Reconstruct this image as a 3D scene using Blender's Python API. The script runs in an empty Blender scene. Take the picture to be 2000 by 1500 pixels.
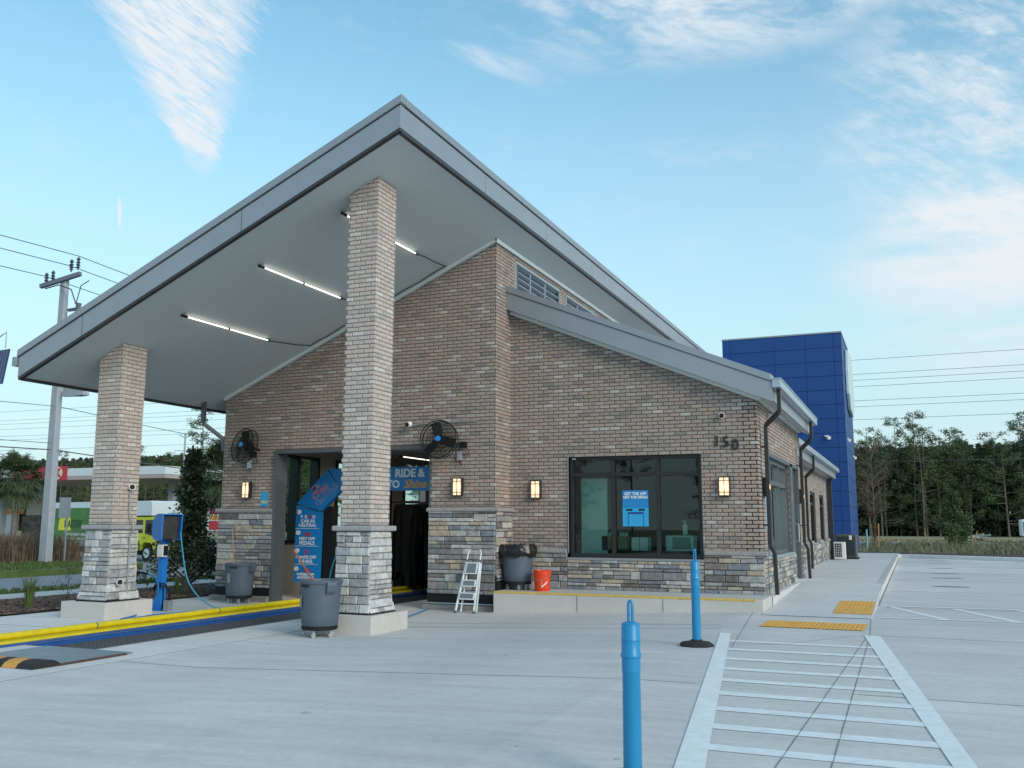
import bpy, bmesh, math, random
from mathutils import Vector, Matrix
random.seed(7)
C = bpy.context.scene
COL = C.collection
# ------------------------------------------------------------------ camera
cam_d = bpy.data.cameras.new("camera")
cam = bpy.data.objects.new("camera", cam_d); COL.objects.link(cam)
Rv = Vector((0.91984, 0.39229, 0.00289)); Fv = Vector((-0.38802, 0.90934, 0.15021)).normalized()
Rv = (Rv - Rv.dot(Fv)*Fv).normalized(); Uv = Rv.cross(Fv)
cam.matrix_world = Matrix(((Rv.x, Uv.x, -Fv.x, 0), (Rv.y, Uv.y, -Fv.y, 0), (Rv.z, Uv.z, -Fv.z, 1.6), (0, 0, 0, 1)))
cam_d.sensor_width = 36; cam_d.lens = 36*1815.3/2000
cam_d.clip_end = 3000; cam_d.clip_start = 0.05
C.camera = cam
# ------------------------------------------------------------------ world
SUN_EL, SUN_ROT = math.radians(24), math.radians(118)
W = bpy.data.worlds.new("World"); C.world = W; W.use_nodes = True
nt = W.node_tree; nt.nodes.clear()
def wn(t, **k):
    n = nt.nodes.new(t)
    for a, b in k.items(): setattr(n, a, b)
    return n
def wm(op, a, b=None, c=None, clamp=False):
    n = wn('ShaderNodeMath', operation=op); n.use_clamp = clamp
    for i, v in enumerate((a, b, c)):
        if v is None: continue
        if isinstance(v, (int, float)): n.inputs[i].default_value = v
        else: nt.links.new(v, n.inputs[i])
    return n.outputs[0]
def wmap(v, a, b, c=0.0, d=1.0):
    n = wn('ShaderNodeMapRange', interpolation_type='SMOOTHSTEP'); nt.links.new(v, n.inputs[0])
    for i, x in enumerate((a, b, c, d)): n.inputs[i+1].default_value = x
    return n.outputs[0]
def wmix(f, a, b):
    n = wn('ShaderNodeMix', data_type='RGBA')
    for s, v in ((0, f), (6, a), (7, b)):
        if isinstance(v, (int, float)): n.inputs[s].default_value = v
        elif isinstance(v, tuple): n.inputs[s].default_value = (*v, 1)
        else: nt.links.new(v, n.inputs[s])
    return n.outputs[2]
sky = wn('ShaderNodeTexSky', sky_type='NISHITA'); sky.sun_disc = False
sky.sun_elevation = SUN_EL; sky.sun_rotation = SUN_ROT; sky.air_density = 1.0; sky.dust_density = 0.6; sky.ozone_density = 2.0; sky.altitude = 0
tc = wn('ShaderNodeTexCoord'); sp = wn('ShaderNodeSeparateXYZ'); nt.links.new(tc.outputs['Generated'], sp.inputs[0])
dx, dy, dz = sp.outputs
AZ = wm('MULTIPLY', wm('ARCTAN2', dx, dy), 57.29578); EL = wm('MULTIPLY', wm('ARCSINE', dz), 57.29578)
def noise(scale, sx, sy, rot, detail=7, rough=.55, dist=0.0, off=0.0):
    a = wm('MULTIPLY', AZ, 1.0); ca, sa = math.cos(rot), math.sin(rot)
    u = wm('ADD', wm('MULTIPLY', AZ, ca), wm('MULTIPLY', EL, sa)); v = wm('SUBTRACT', wm('MULTIPLY', EL, ca), wm('MULTIPLY', AZ, sa))
    cb = wn('ShaderNodeCombineXYZ'); nt.links.new(wm('MULTIPLY', u, sx), cb.inputs[0]); nt.links.new(wm('MULTIPLY', v, sy), cb.inputs[1]); cb.inputs[2].default_value = off
    n = wn('ShaderNodeTexNoise'); n.inputs['Scale'].default_value = scale; n.inputs['Detail'].default_value = detail
    n.inputs['Roughness'].default_value = rough; n.inputs['Distortion'].default_value = dist
    nt.links.new(cb.outputs[0], n.inputs['Vector']); return n.outputs['Fac']
def ell(az, el, ra, re, rot=0.0):
    ca, sa = math.cos(math.radians(rot)), math.sin(math.radians(rot))
    a = wm('SUBTRACT', AZ, az); e = wm('SUBTRACT', EL, el)
    u = wm('DIVIDE', wm('ADD', wm('MULTIPLY', a, ca), wm('MULTIPLY', e, sa)), ra)
    v = wm('DIVIDE', wm('SUBTRACT', wm('MULTIPLY', e, ca), wm('MULTIPLY', a, sa)), re)
    q = wm('ADD', wm('MULTIPLY', u, u), wm('MULTIPLY', v, v))
    return wmap(q, 1.0, 0.0)
def streaks(az, el, ra, re, rot, nz, lo, hi, amp):
    return wm('MULTIPLY', ell(az, el, ra, re, rot), wmap(nz, lo, hi, 0, amp))
n1 = noise(1.0, .22, 1.3, math.radians(-24), 9, .62, .25)
n2 = noise(1.0, .12, .36, math.radians(-8), 10, .66, .3, 3.0)
n5 = noise(1.0, .35, 1.1, math.radians(-30), 9, .7, .5, 11.0)
n3 = noise(1.0, .05, .40, math.radians(2), 9, .6, .2, 8.0)
# wedge shaped cirrus upper left
wc = wm('ADD', -42.3, wm('MULTIPLY', wm('SUBTRACT', EL, 20.5), -0.28))
hw = wm('ADD', .5, wm('MULTIPLY', wm('MAXIMUM', wm('SUBTRACT', EL, 20.0), 0.0), .52))
n4 = noise(1.0, .55, 3.4, math.radians(-26), 9, .7, .3, 5.0)
q = wm('ADD', wm('DIVIDE', wm('ABSOLUTE', wm('SUBTRACT', AZ, wc)), hw), wm('MULTIPLY', wm('SUBTRACT', n4, .5), 1.5))
wedge = wm('MULTIPLY', wm('MULTIPLY', wmap(q, 1.15, .55), wmap(EL, 19.8, 22.0)), wmap(wm('ADD', wm('MULTIPLY', n1, .5), wm('MULTIPLY', n4, .5)), .36, .60, .22, 1.08))
big = wm('ADD', streaks(8, 22, 14, 12, 0, wm('ADD', wm('MULTIPLY', n2, .6), wm('MULTIPLY', n5, .4)), .40, .66, .95), streaks(6, 14.6, 11.5, 4.2, 0, wm('ADD', wm('MULTIPLY', n3, .6), wm('MULTIPLY', n2, .4)), .30, .60, 1.0))
top = wm('ADD', streaks(-9, 31.5, 20, 5.4, 3, n2, .36, .66, 1.0), streaks(-24, 27.6, 4.5, .8, -16, n1, .25, .7, .55))
bot = wm('ADD', streaks(6, 10.4, 10, 4.0, 0, n3, .3, .7, .8), wm('MULTIPLY', wmap(EL, 7.5, 0.5), wmap(n3, .4, .7, .15, .5)))
trail = wm('MULTIPLY', ell(-46.85, 17.5, .16, 1.1, 4), .9)
wide = wm('MULTIPLY', wmap(n2, .52, .8, 0, .3), wmap(EL, 4, 16))
msk = wm('MAXIMUM', wm('MAXIMUM', wm('MAXIMUM', wedge, big), wm('MAXIMUM', top, bot)), wm('MAXIMUM', trail, wide), clamp=True)
base = wn('ShaderNodeMix', data_type='RGBA', blend_type='MULTIPLY'); base.inputs[0].default_value = 1
nt.links.new(sky.outputs[0], base.inputs[6]); base.inputs[7].default_value = (1.95, 2.75, 2.42, 1)
hz = wmap(EL, 34, 0, .06, .93)
air = wmix(hz, base.outputs[2], (6.1, 7.9, 8.5))
final = wmix(msk, air, (8.1, 8.7, 9.2))
bg = wn('ShaderNodeBackground'); bg.inputs['Strength'].default_value = 0.1
nt.links.new(final, bg.inputs[0]); out = wn('ShaderNodeOutputWorld'); nt.links.new(bg.outputs[0], out.inputs[0])
# ------------------------------------------------------------------ sun
sd = bpy.data.lights.new("sun", 'SUN'); sd.energy = 2.0; sd.angle = math.radians(25); sd.color = (1, .87, .76)
so = bpy.data.objects.new("sun", sd); COL.objects.link(so)
sv = Vector((math.sin(SUN_ROT)*math.cos(SUN_EL), math.cos(SUN_ROT)*math.cos(SUN_EL), math.sin(SUN_EL)))
so.rotation_euler = sv.to_track_quat('Z', 'Y').to_euler()
C.view_settings.view_transform = 'Standard'; C.view_settings.look = 'None'; C.view_settings.exposure = 0.0; C.view_settings.gamma = 1
C.render.engine = 'CYCLES'; C.cycles.max_bounces = 7; C.cycles.transparent_max_bounces = 12; C.cycles.sample_clamp_indirect = 6
# ------------------------------------------------------------------ helpers
def mat(name, col, rough=.6, metal=0., var=0., vscale=5., bump=0., bscale=30., emit=None, estr=0., spec=.5, island=None, detail=6, coat=0.):
    m = bpy.data.materials.new(name); m.use_nodes = True; t = m.node_tree; p = t.nodes['Principled BSDF']
    p.inputs['Base Color'].default_value = (*col, 1); p.inputs['Roughness'].default_value = rough; p.inputs['Metallic'].default_value = metal
    p.inputs['Specular IOR Level'].default_value = spec; p.inputs['Coat Weight'].default_value = coat
    tcn = t.nodes.new('ShaderNodeNewGeometry')
    cs = None
    if island:
        cr = t.nodes.new('ShaderNodeValToRGB'); t.links.new(tcn.outputs['Random Per Island'], cr.inputs[0])
        e = cr.color_ramp; e.interpolation = 'CONSTANT'
        while len(e.elements) > 1: e.elements.remove(e.elements[-1])
        for i, c in enumerate(island):
            el = e.elements[0] if i == 0 else e.elements.new(i/len(island))
            el.position = i/len(island); el.color = (*c, 1)
        cs = cr.outputs[0]
    if var > 0:
        n = t.nodes.new('ShaderNodeTexNoise'); n.inputs['Scale'].default_value = vscale; n.inputs['Detail'].default_value = detail; n.inputs['Roughness'].default_value = .62
        t.links.new(tcn.outputs['Position'], n.inputs['Vector'])
        mr = t.nodes.new('ShaderNodeMapRange'); t.links.new(n.outputs['Fac'], mr.inputs[0])
        mr.inputs[1].default_value = .28; mr.inputs[2].default_value = .72; mr.inputs[3].default_value = 1-var; mr.inputs[4].default_value = 1+var
        mx = t.nodes.new('ShaderNodeMix'); mx.data_type = 'RGBA'; mx.blend_type = 'MULTIPLY'; mx.inputs[0].default_value = 1
        if cs: t.links.new(cs, mx.inputs[6])
        else: mx.inputs[6].default_value = (*col, 1)
        t.links.new(mr.outputs[0], mx.inputs[7]); cs = mx.outputs[2]
    if cs: t.links.new(cs, p.inputs['Base Color'])
    if bump > 0:
        n = t.nodes.new('ShaderNodeTexNoise'); n.inputs['Scale'].default_value = bscale; n.inputs['Detail'].default_value = 5
        t.links.new(tcn.outputs['Position'], n.inputs['Vector'])
        b = t.nodes.new('ShaderNodeBump'); b.inputs['Strength'].default_value = bump; b.inputs['Distance'].default_value = .01
        t.links.new(n.outputs['Fac'], b.inputs['Height']); t.links.new(b.outputs[0], p.inputs['Normal'])
    if emit: p.inputs['Emission Color'].default_value = (*emit, 1); p.inputs['Emission Strength'].default_value = estr
    return m
def glass(name, tint, gloss=.12, dark=0.0):
    m = bpy.data.materials.new(name); m.use_nodes = True; t = m.node_tree; t.nodes.clear()
    o = t.nodes.new('ShaderNodeOutputMaterial'); tr = t.nodes.new('ShaderNodeBsdfTransparent'); tr.inputs[0].default_value = (*tint, 1)
    gl = t.nodes.new('ShaderNodeBsdfGlossy'); gl.inputs['Roughness'].default_value = .01; gl.inputs[0].default_value = (.9, 1, .97, 1)
    fr = t.nodes.new('ShaderNodeFresnel'); fr.inputs[0].default_value = 1.6
    mx = t.nodes.new('ShaderNodeMixShader'); t.links.new(fr.outputs[0], mx.inputs[0]); t.links.new(tr.outputs[0], mx.inputs[1]); t.links.new(gl.outputs[0], mx.inputs[2])
    t.links.new(mx.outputs[0], o.inputs[0]); return m
class MB:
    def __init__(s): s.v = []; s.f = []; s.m = []
    def add(s, vs, fs, mi=0):
        o = len(s.v); s.v += [tuple(v) for v in vs]
        for f in fs: s.f.append(tuple(i+o for i in f)); s.m.append(mi)
        return s
    def box(s, x0, x1, y0, y1, z0, z1, mi=0):
        x0, x1 = sorted((x0, x1)); y0, y1 = sorted((y0, y1)); z0, z1 = sorted((z0, z1))
        return s.add([(x0,y0,z0),(x1,y0,z0),(x1,y1,z0),(x0,y1,z0),(x0,y0,z1),(x1,y0,z1),(x1,y1,z1),(x0,y1,z1)],
                     [(0,3,2,1),(4,5,6,7),(0,1,5,4),(1,2,6,5),(2,3,7,6),(3,0,4,7)], mi)
    def obox(s, c, ax, ay, az, mi=0):
        c, ax, ay, az = map(Vector, (c, ax, ay, az)); vs = []
        for k in (-1, 1):
            for i, j in ((-1,-1),(1,-1),(1,1),(-1,1)): vs.append(c+ax*i+ay*j+az*k)
        return s.add(vs, [(0,3,2,1),(4,5,6,7),(0,1,5,4),(1,2,6,5),(2,3,7,6),(3,0,4,7)], mi)
    def bar(s, a, b, w, h=None, up=(0,0,1), mi=0):
        a, b = Vector(a), Vector(b); d = b-a; h = h or w; up = Vector(up)
        if abs(d.normalized().dot(up)) > .98: up = Vector((0,1,0))
        sx = d.cross(up).normalized(); sz = sx.cross(d).normalized()
        return s.obox((a+b)/2, sx*w/2, d/2, sz*h/2, mi)
    def cyl(s, a, b, r0, r1=None, n=16, mi=0, cap=True):
        a, b = Vector(a), Vector(b); r1 = r0 if r1 is None else r1; d = (b-a).normalized()
        x = d.orthogonal().normalized(); y = d.cross(x); vs = []
        for c, r in ((a, r0), (b, r1)):
            for i in range(n):
                t = 2*math.pi*i/n; vs.append(c+x*math.cos(t)*r+y*math.sin(t)*r)
        fs = [(i, (i+1)%n, n+(i+1)%n, n+i) for i in range(n)]
        if cap: fs += [tuple(range(n-1, -1, -1)), tuple(range(n, 2*n))]
        return s.add(vs, fs, mi)
    def tube(s, pts, r, n=8, mi=0, rr=None):
        pts = [Vector(p) for p in pts]; vs = []; x = None
        for i, p in enumerate(pts):
            d = ((pts[min(i+1, len(pts)-1)])-(pts[max(i-1, 0)])).normalized()
            x = d.orthogonal().normalized() if x is None else (x-x.dot(d)*d).normalized()
            y = d.cross(x); q = rr[i] if rr else r
            for k in range(n):
                t = 2*math.pi*k/n; vs.append(p+x*math.cos(t)*q+y*math.sin(t)*q)
        fs = []
        for i in range(len(pts)-1):
            for k in range(n): fs.append((i*n+k, i*n+(k+1)%n, (i+1)*n+(k+1)%n, (i+1)*n+k))
        fs += [tuple(range(n-1, -1, -1)), tuple(range((len(pts)-1)*n, len(pts)*n))]
        return s.add(vs, fs, mi)
    def lathe(s, prof, c=(0,0,0), n=24, mi=0, axis='z', sq=0):
        c = Vector(c); vs = []
        for r, z in prof:
            for i in range(n):
                t = 2*math.pi*i/n; a, b = math.cos(t)*r, math.sin(t)*r
                vs.append(c+(Vector((a, b, z)) if axis == 'z' else Vector((a, z, b)) if axis == 'y' else Vector((z, a, b))))
        fs = []
        for j in range(len(prof)-1):
            for i in range(n):
                q = (j*n+i, j*n+(i+1)%n, (j+1)*n+(i+1)%n, (j+1)*n+i); fs.append(q if axis != 'y' else q[::-1])
        return s.add(vs, fs, mi)
    def prism(s, poly, axis, a, b, mi=0):
        n = len(poly)
        def P(u, v, w): return {'x': (w, u, v), 'y': (u, w, v), 'z': (u, v, w)}[axis]
        vs = [P(u, v, a) for u, v in poly]+[P(u, v, b) for u, v in poly]
        return s.add(vs, [tuple(range(n)), tuple(range(2*n-1, n-1, -1))]+[(i, n+i, n+(i+1)%n, (i+1)%n) for i in range(n)], mi)
    def build(s, name, mats, parent=None, smooth=False, bevel=0., fixn=True):
        if not isinstance(mats, (list, tuple)): mats = [mats]
        me = bpy.data.meshes.new(name); off = world_loc(parent)
        me.from_pydata([(x-off.x, y-off.y, z-off.z) for x, y, z in s.v], [], s.f)
        for m in mats: me.materials.append(m)
        me.polygons.foreach_set('material_index', s.m)
        if fixn and len(s.f) < 60000:
            b = bmesh.new(); b.from_mesh(me); bmesh.ops.recalc_face_normals(b, faces=b.faces); b.to_mesh(me); b.free()
        if smooth:
            me.polygons.foreach_set('use_smooth', [True]*len(me.polygons)); me.set_sharp_from_angle(angle=math.radians(38))
        o = bpy.data.objects.new(name, me); COL.objects.link(o); o.parent = parent
        if bevel > 0:
            md = o.modifiers.new('bevel', 'BEVEL'); md.width = bevel; md.segments = 2; md.limit_method = 'ANGLE'
        return o
def world_loc(p):
    v = Vector((0,0,0))
    while p is not None: v += p.location; p = p.parent
    return v
def tag(o, label=None, cat=None, group=None, kind=None):
    for k, x in (('label', label), ('category', cat), ('group', group), ('kind', kind)):
        if x: o[k] = x
    return o
def thing(name, loc, label, cat, group=None, rz=0):
    o = bpy.data.objects.new(name, None); o.empty_display_size = .1; COL.objects.link(o); o.location = loc; o.rotation_euler = (0,0,rz)
    return tag(o, label, cat, group)
def dup(root, loc=None, rz=None, label=None, scale=None):
    def cp(o, par):
        c = o.copy(); COL.objects.link(c); c.parent = par
        for ch in list(kids.get(o.name, [])): cp(ch, c)
        return c
    kids = {}
    for o in COL.objects:
        if o.parent: kids.setdefault(o.parent.name, []).append(o)
    r = cp(root, None)
    if loc: r.location = loc
    if rz is not None: r.rotation_euler = (0,0,rz)
    if label: r['label'] = label
    if scale: r.scale = (scale if isinstance(scale, tuple) else (scale,)*3)
    return r
def text(s, size, c, m, parent, face='-y', offset=0., shear=0., extrude=.002, rot=0., name='lettering', sx=1.):
    cu = bpy.data.curves.new('t', 'FONT'); cu.body = s; cu.size = size; cu.align_x = 'CENTER'; cu.align_y = 'CENTER'
    cu.extrude = extrude; cu.offset = offset; cu.shear = shear; cu.space_line = .9
    to = bpy.data.objects.new('t', cu); COL.objects.link(to)
    dg = bpy.context.evaluated_depsgraph_get(); me = bpy.data.meshes.new_from_object(to.evaluated_get(dg))
    bpy.data.objects.remove(to); me.name = name
    M = Matrix.Rotation(math.radians(90), 4, 'X')
    if face == '+x': M = Matrix.Rotation(math.radians(90), 4, 'Z') @ M
    M = Matrix.Translation(Vector(c)-world_loc(parent)) @ M @ Matrix.Rotation(rot, 4, 'Z') @ Matrix.Diagonal((sx, 1, 1, 1))
    me.transform(M); me.materials.clear(); me.materials.append(m)
    o = bpy.data.objects.new(name, me); COL.objects.link(o); o.parent = parent; return o
rnd = random.uniform
# ------------------------------------------------------------------ materials
BR = [(.29,.245,.225),(.31,.27,.25),(.33,.295,.28),(.27,.23,.215),(.30,.25,.225),(.36,.33,.31),(.25,.225,.215),(.33,.26,.225),(.30,.265,.245),(.47,.44,.41),
      (.28,.25,.235),(.33,.29,.265),(.17,.155,.15),(.31,.28,.27),(.36,.27,.235),(.32,.275,.255)]
BR = [tuple((.36*m_+.64*c_)*k_ for c_, m_, k_ in zip(c3, (.31,.275,.26), (1.14,1.055,.99))) for c3 in BR]; BR[9] = (.45,.41,.38); BR[12] = (.24,.215,.20)
M_brick = mat('brick', BR[0], .9, var=.28, vscale=38, bump=.6, bscale=90, island=BR, spec=.2)
BR_LIT = [tuple(min(.62, x*.9+d) for x, d in zip(c, (.20,.175,.165))) for c in BR]  # brick colours lifted: the light falling on the columns is painted in
M_brick_lit = mat('lit_brick', BR_LIT[0], .9, var=.25, vscale=38, bump=.6, bscale=90, island=BR_LIT, spec=.2)
M_mortar = mat('mortar', (.12,.112,.108), .95, var=.2, vscale=20)
M_mortar_lit = mat('lit_mortar', (.24,.23,.225), .95, var=.2, vscale=20)  # brighter mortar copy for the columns, their light put into the colour
ST = [(.30,.285,.275),(.21,.205,.21),(.36,.335,.31),(.15,.135,.13),(.26,.255,.26),(.42,.39,.37),(.19,.165,.15),(.31,.305,.305),(.225,.225,.235),(.37,.325,.285),(.28,.26,.25),(.175,.17,.175),(.39,.36,.345),(.235,.21,.195)]
ST = [tuple(c*1.12 for c in c3) for c3 in ST]; ST[2] = (.44,.38,.31); ST[9] = (.42,.34,.27); ST[8] = (.20,.215,.25)
M_stone = mat('stone_veneer', ST[0], .9, var=.35, vscale=12, bump=1.0, bscale=35, island=ST, spec=.25)
ST_LIT = [tuple(min(.60, (.5*x+.5*c[1])*1.0+.135) for x in c) for c in ST]  # same stones raised in tone, light on the columns included in the colour
M_stone_lit = mat('lit_stone_veneer', ST_LIT[0], .9, var=.3, vscale=12, bump=1.0, bscale=35, island=ST_LIT, spec=.25)
M_ledge = mat('stone_ledge', (.30,.285,.28), .9, var=.15, vscale=9, bump=.6, bscale=25)
M_conc = None
def concrete(name, col, var=.09, joints=None, streak=True):
    m = mat(name, col, .85, var=.0, bump=.25, bscale=60, spec=.3); t = m.node_tree; p = t.nodes['Principled BSDF']
    g = t.nodes.new('ShaderNodeNewGeometry'); prev = None
    for sc, v, st in ((.22, var*1.5, (1,.6,1)), (2.2, var, (.35,2.2,1)), (14, var*.7, (1,1,1)), (.9, var*.6, (.35,1.4,1)), (160, var*.8, (1,1,1))):
        mp = t.nodes.new('ShaderNodeMapping'); mp.inputs['Scale'].default_value = st; t.links.new(g.outputs['Position'], mp.inputs[0])
        n = t.nodes.new('ShaderNodeTexNoise'); n.inputs['Scale'].default_value = sc; n.inputs['Detail'].default_value = 8; n.inputs['Roughness'].default_value = .6; n.inputs['Distortion'].default_value = .4
        t.links.new(mp.outputs[0], n.inputs['Vector'])
        r = t.nodes.new('ShaderNodeMapRange'); t.links.new(n.outputs['Fac'], r.inputs[0]); r.inputs[1].default_value = .3; r.inputs[2].default_value = .7; r.inputs[3].default_value = 1-v; r.inputs[4].default_value = 1+v
        x = t.nodes.new('ShaderNodeMix'); x.data_type = 'RGBA'; x.blend_type = 'MULTIPLY'; x.inputs[0].default_value = 1
        if prev: t.links.new(prev, x.inputs[6])
        else: x.inputs[6].default_value = (*col, 1)
        t.links.new(r.outputs[0], x.inputs[7]); prev = x.outputs[2]
    if name == 'lot_concrete':
        sn = t.nodes.new('ShaderNodeVectorMath'); sn.operation = 'ADD'; sn.inputs[1].default_value = (8.68,.6,50); t.links.new(g.outputs['Position'], sn.inputs[0])
        s2 = t.nodes.new('ShaderNodeVectorMath'); s2.operation = 'DIVIDE'; s2.inputs[1].default_value = (6.15,4.6,200); t.links.new(sn.outputs[0], s2.inputs[0])
        fl_ = t.nodes.new('ShaderNodeVectorMath'); fl_.operation = 'FLOOR'; t.links.new(s2.outputs[0], fl_.inputs[0]); wn_ = t.nodes.new('ShaderNodeTexWhiteNoise'); t.links.new(fl_.outputs[0], wn_.inputs['Vector'])
        r = t.nodes.new('ShaderNodeMapRange'); t.links.new(wn_.outputs[0], r.inputs[0]); r.inputs[3].default_value = .93; r.inputs[4].default_value = 1.06
        x = t.nodes.new('ShaderNodeMix'); x.data_type = 'RGBA'; x.blend_type = 'MULTIPLY'; x.inputs[0].default_value = 1; t.links.new(prev, x.inputs[6]); t.links.new(r.outputs[0], x.inputs[7]); prev = x.outputs[2]
    # sparse dark specks
    vo = t.nodes.new('ShaderNodeTexNoise'); vo.inputs['Scale'].default_value = 5.5; vo.inputs['Detail'].default_value = 3; t.links.new(g.outputs['Position'], vo.inputs['Vector'])
    r = t.nodes.new('ShaderNodeMapRange'); t.links.new(vo.outputs['Fac'], r.inputs[0]); r.inputs[1].default_value = .735; r.inputs[2].default_value = .78; r.inputs[3].default_value = 1; r.inputs[4].default_value = .6
    x = t.nodes.new('ShaderNodeMix'); x.data_type = 'RGBA'; x.blend_type = 'MULTIPLY'; x.inputs[0].default_value = 1
    t.links.new(prev, x.inputs[6]); t.links.new(r.outputs[0], x.inputs[7]); t.links.new(x.outputs[2], p.inputs['Base Color'])
    return m
M_conc = concrete('lot_concrete', (.60,.575,.56), .095)
M_walk = concrete('walk_concrete', (.60,.58,.57), .07)
M_cbase = concrete('cast_concrete', (.53,.50,.475), .06)
M_cdark = mat('damp_concrete', (.22,.20,.18), .9, var=.35, vscale=6, bump=.3)
M_joint = mat('joint', (.22,.22,.22), .9)
M_asph = concrete('road_asphalt', (.25,.265,.28), .06)
M_paint = mat('worn_white_paint', (.78,.79,.79), .75, var=.10, vscale=9, bump=.2, bscale=80)
M_ypaint = mat('yellow_paint', (.62,.40,.05), .7, var=.25, vscale=14)
M_tact = mat('tactile_yellow', (.70,.36,.07), .75, var=.2, vscale=10)
M_roof = mat('roof_fascia_metal', (.35,.365,.40), .42, .5, var=.05, vscale=1.5)
M_cap = mat('roof_cap_metal', (.34,.35,.38), .38, .5, var=.04, vscale=1.5)
M_dark = mat('dark_bronze_metal', (.045,.042,.042), .4, .4, var=.06, vscale=4)
M_bronze = mat('bronze_frame', (.03,.027,.028), .38, .3)
M_greyfr = mat('grey_frame', (.12,.13,.14), .45, .4)
M_gutter = mat('gutter_metal', (.42,.48,.53), .38, .5)
M_blueclad = mat('blue_cladding', (.010,.058,.23), .5, .1, var=.06, vscale=3, spec=.45)
M_seam = mat('seam_dark', (.004,.012,.06), .7)
M_black = mat('black_plastic', (.010,.010,.011), .65, spec=.3)
M_rub = mat('black_rubber', (.02,.02,.02), .8, var=.3, vscale=30)
M_white = mat('white_metal', (.72,.76,.78), .35, .1)
M_wplast = mat('white_plastic', (.7,.7,.68), .5)
M_galv = mat('galvanized', (.42,.44,.47), .4, .6)
M_trash = mat('grey_plastic', (.085,.108,.145), .5, var=.08, vscale=9, bump=.1, bscale=200)
M_signblue = mat('sign_blue', (.01,.20,.52), .4, var=.04, vscale=2)
M_kiosk = mat('kiosk_blue', (.012,.19,.62), .35)
M_wtext = mat('white_lettering', (.75,.78,.8), .5)
M_rtext = mat('red_lettering', (.5,.02,.03), .5)
M_ntext = mat('navy_lettering', (.02,.04,.25), .5)
M_otext = mat('orange_lettering', (.72,.36,.05), .5)
M_yel = mat('yellow_rail_paint', (.66,.52,.012), .5, var=.15, vscale=7)
M_railblue = mat('rail_blue_paint', (.01,.07,.26), .5, var=.18, vscale=6)
M_grate = mat('grate', (.10,.105,.12), .6, .3, var=.2, vscale=12)
M_deckcyan = mat('delineator_blue', (.012,.225,.46), .38, var=.05, vscale=8)
M_red = mat('orange_bucket', (.75,.055,.01), .4)
M_hose = mat('teal_hose', (.03,.33,.45), .5)
M_hoseb = mat('blue_hose', (.012,.16,.42), .5)
M_wood = mat('wood_handle', (.42,.25,.13), .6)
M_rwood = mat('red_wood_handle', (.36,.10,.05), .6)
M_mulch = mat('mulch', (.075,.045,.035), .95, var=.5, vscale=30, bump=1., bscale=40)
M_chip = mat('mulch_chip', (.1,.06,.04), .95, island=[(.12,.07,.05),(.06,.035,.03),(.2,.14,.10),(.09,.05,.04),(.15,.10,.08)])
M_grass = mat('grass_ground', (.085,.12,.03), .95, var=.4, vscale=3, bump=.6, bscale=40)
M_blade = mat('grass_blade', (.09,.14,.03), .8, island=[(.07,.12,.025),(.11,.17,.04),(.14,.17,.06),(.06,.10,.02)])
M_dry = mat('dry_grass', (.26,.23,.14), .95, var=.3, vscale=.6, bump=.5, bscale=20)
M_muhly = mat('muhly_blade', (.16,.11,.085), .9, island=[(.15,.10,.08),(.20,.14,.10),(.10,.085,.05),(.22,.17,.12)])
M_emit = mat('warm_lamp_glass', (.25,.2,.13), .5, emit=(1,.76,.50), estr=1.12)
M_tube = mat('cool_tube', (1,1,1), .5, emit=(1,.90,.76), estr=2.4)
M_glass = glass('tinted_glass', (.56,.76,.70))
M_glass2 = glass('clear_glass', (.62,.80,.74))
M_concpole = mat('backlit_pole_concrete', (.36,.385,.42), .85, var=.1, vscale=3, bump=.2)  # darkened: the backlit shade of the pole is put into its colour
M_inwall = mat('interior_wall', (.42,.40,.35), .8, var=.05, vscale=2)
M_teal = mat('interior_board', (.74,.84,.80), .6)
M_lead = mat('insulator', (.1,.1,.13), .4)
def soffit_mat():
    m = mat('soffit_panel', (.44,.48,.49), .55, spec=.4); t = m.node_tree; p = t.nodes['Principled BSDF']
    g = t.nodes.new('ShaderNodeNewGeometry'); s = t.nodes.new('ShaderNodeSeparateXYZ'); t.links.new(g.outputs['Position'], s.inputs[0])
    def mm(op, a, b):
        n = t.nodes.new('ShaderNodeMath'); n.operation = op
        for i, v in enumerate((a, b)):
            if isinstance(v, float): n.inputs[i].default_value = v
            else: t.links.new(v, n.inputs[i])
        return n.outputs[0]
    fr = mm('FRACT', mm('DIVIDE', s.outputs[1], .405), 0.); w = mm('LESS_THAN', fr, .022)
    x = t.nodes.new('ShaderNodeMix'); x.data_type = 'RGBA'; t.links.new(w, x.inputs[0]); x.inputs[6].default_value = (.53,.57,.58,1); x.inputs[7].default_value = (.46,.50,.51,1)
    t.links.new(x.outputs[2], p.inputs['Base Color']); return m
M_soffit = soffit_mat()
M_trimw = mat('pale_trim', (.62,.68,.69), .5)
# ------------------------------------------------------------------ ground
def g(x): return .04*(min(max(x, -7.5), -2.5)+7.5)
def sheet(name, poly, m, dz=0., z=None, parent=None, kind='structure', nx=None):
    """flat polygon strip draped on the lot, split at the slope knots"""
    b = bmesh.new(); vs = [b.verts.new((x, y, 0)) for x, y in poly]; b.faces.new(vs)
    for k in (-7.5, -2.5):
        bmesh.ops.bisect_plane(b, geom=b.verts[:]+b.edges[:]+b.faces[:], plane_co=(k,0,0), plane_no=(1,0,0))
    for v in b.verts: v.co.z = (g(v.co.x) if z is None else z)+dz
    bmesh.ops.recalc_face_normals(b, faces=b.faces)
    for f in b.faces:
        if f.normal.z < 0: f.normal_flip()
    me = bpy.data.meshes.new(name); b.to_mesh(me); b.free(); me.materials.append(m)
    o = bpy.data.objects.new(name, me); COL.objects.link(o)
    if kind: o['kind'] = kind
    return o
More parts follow.
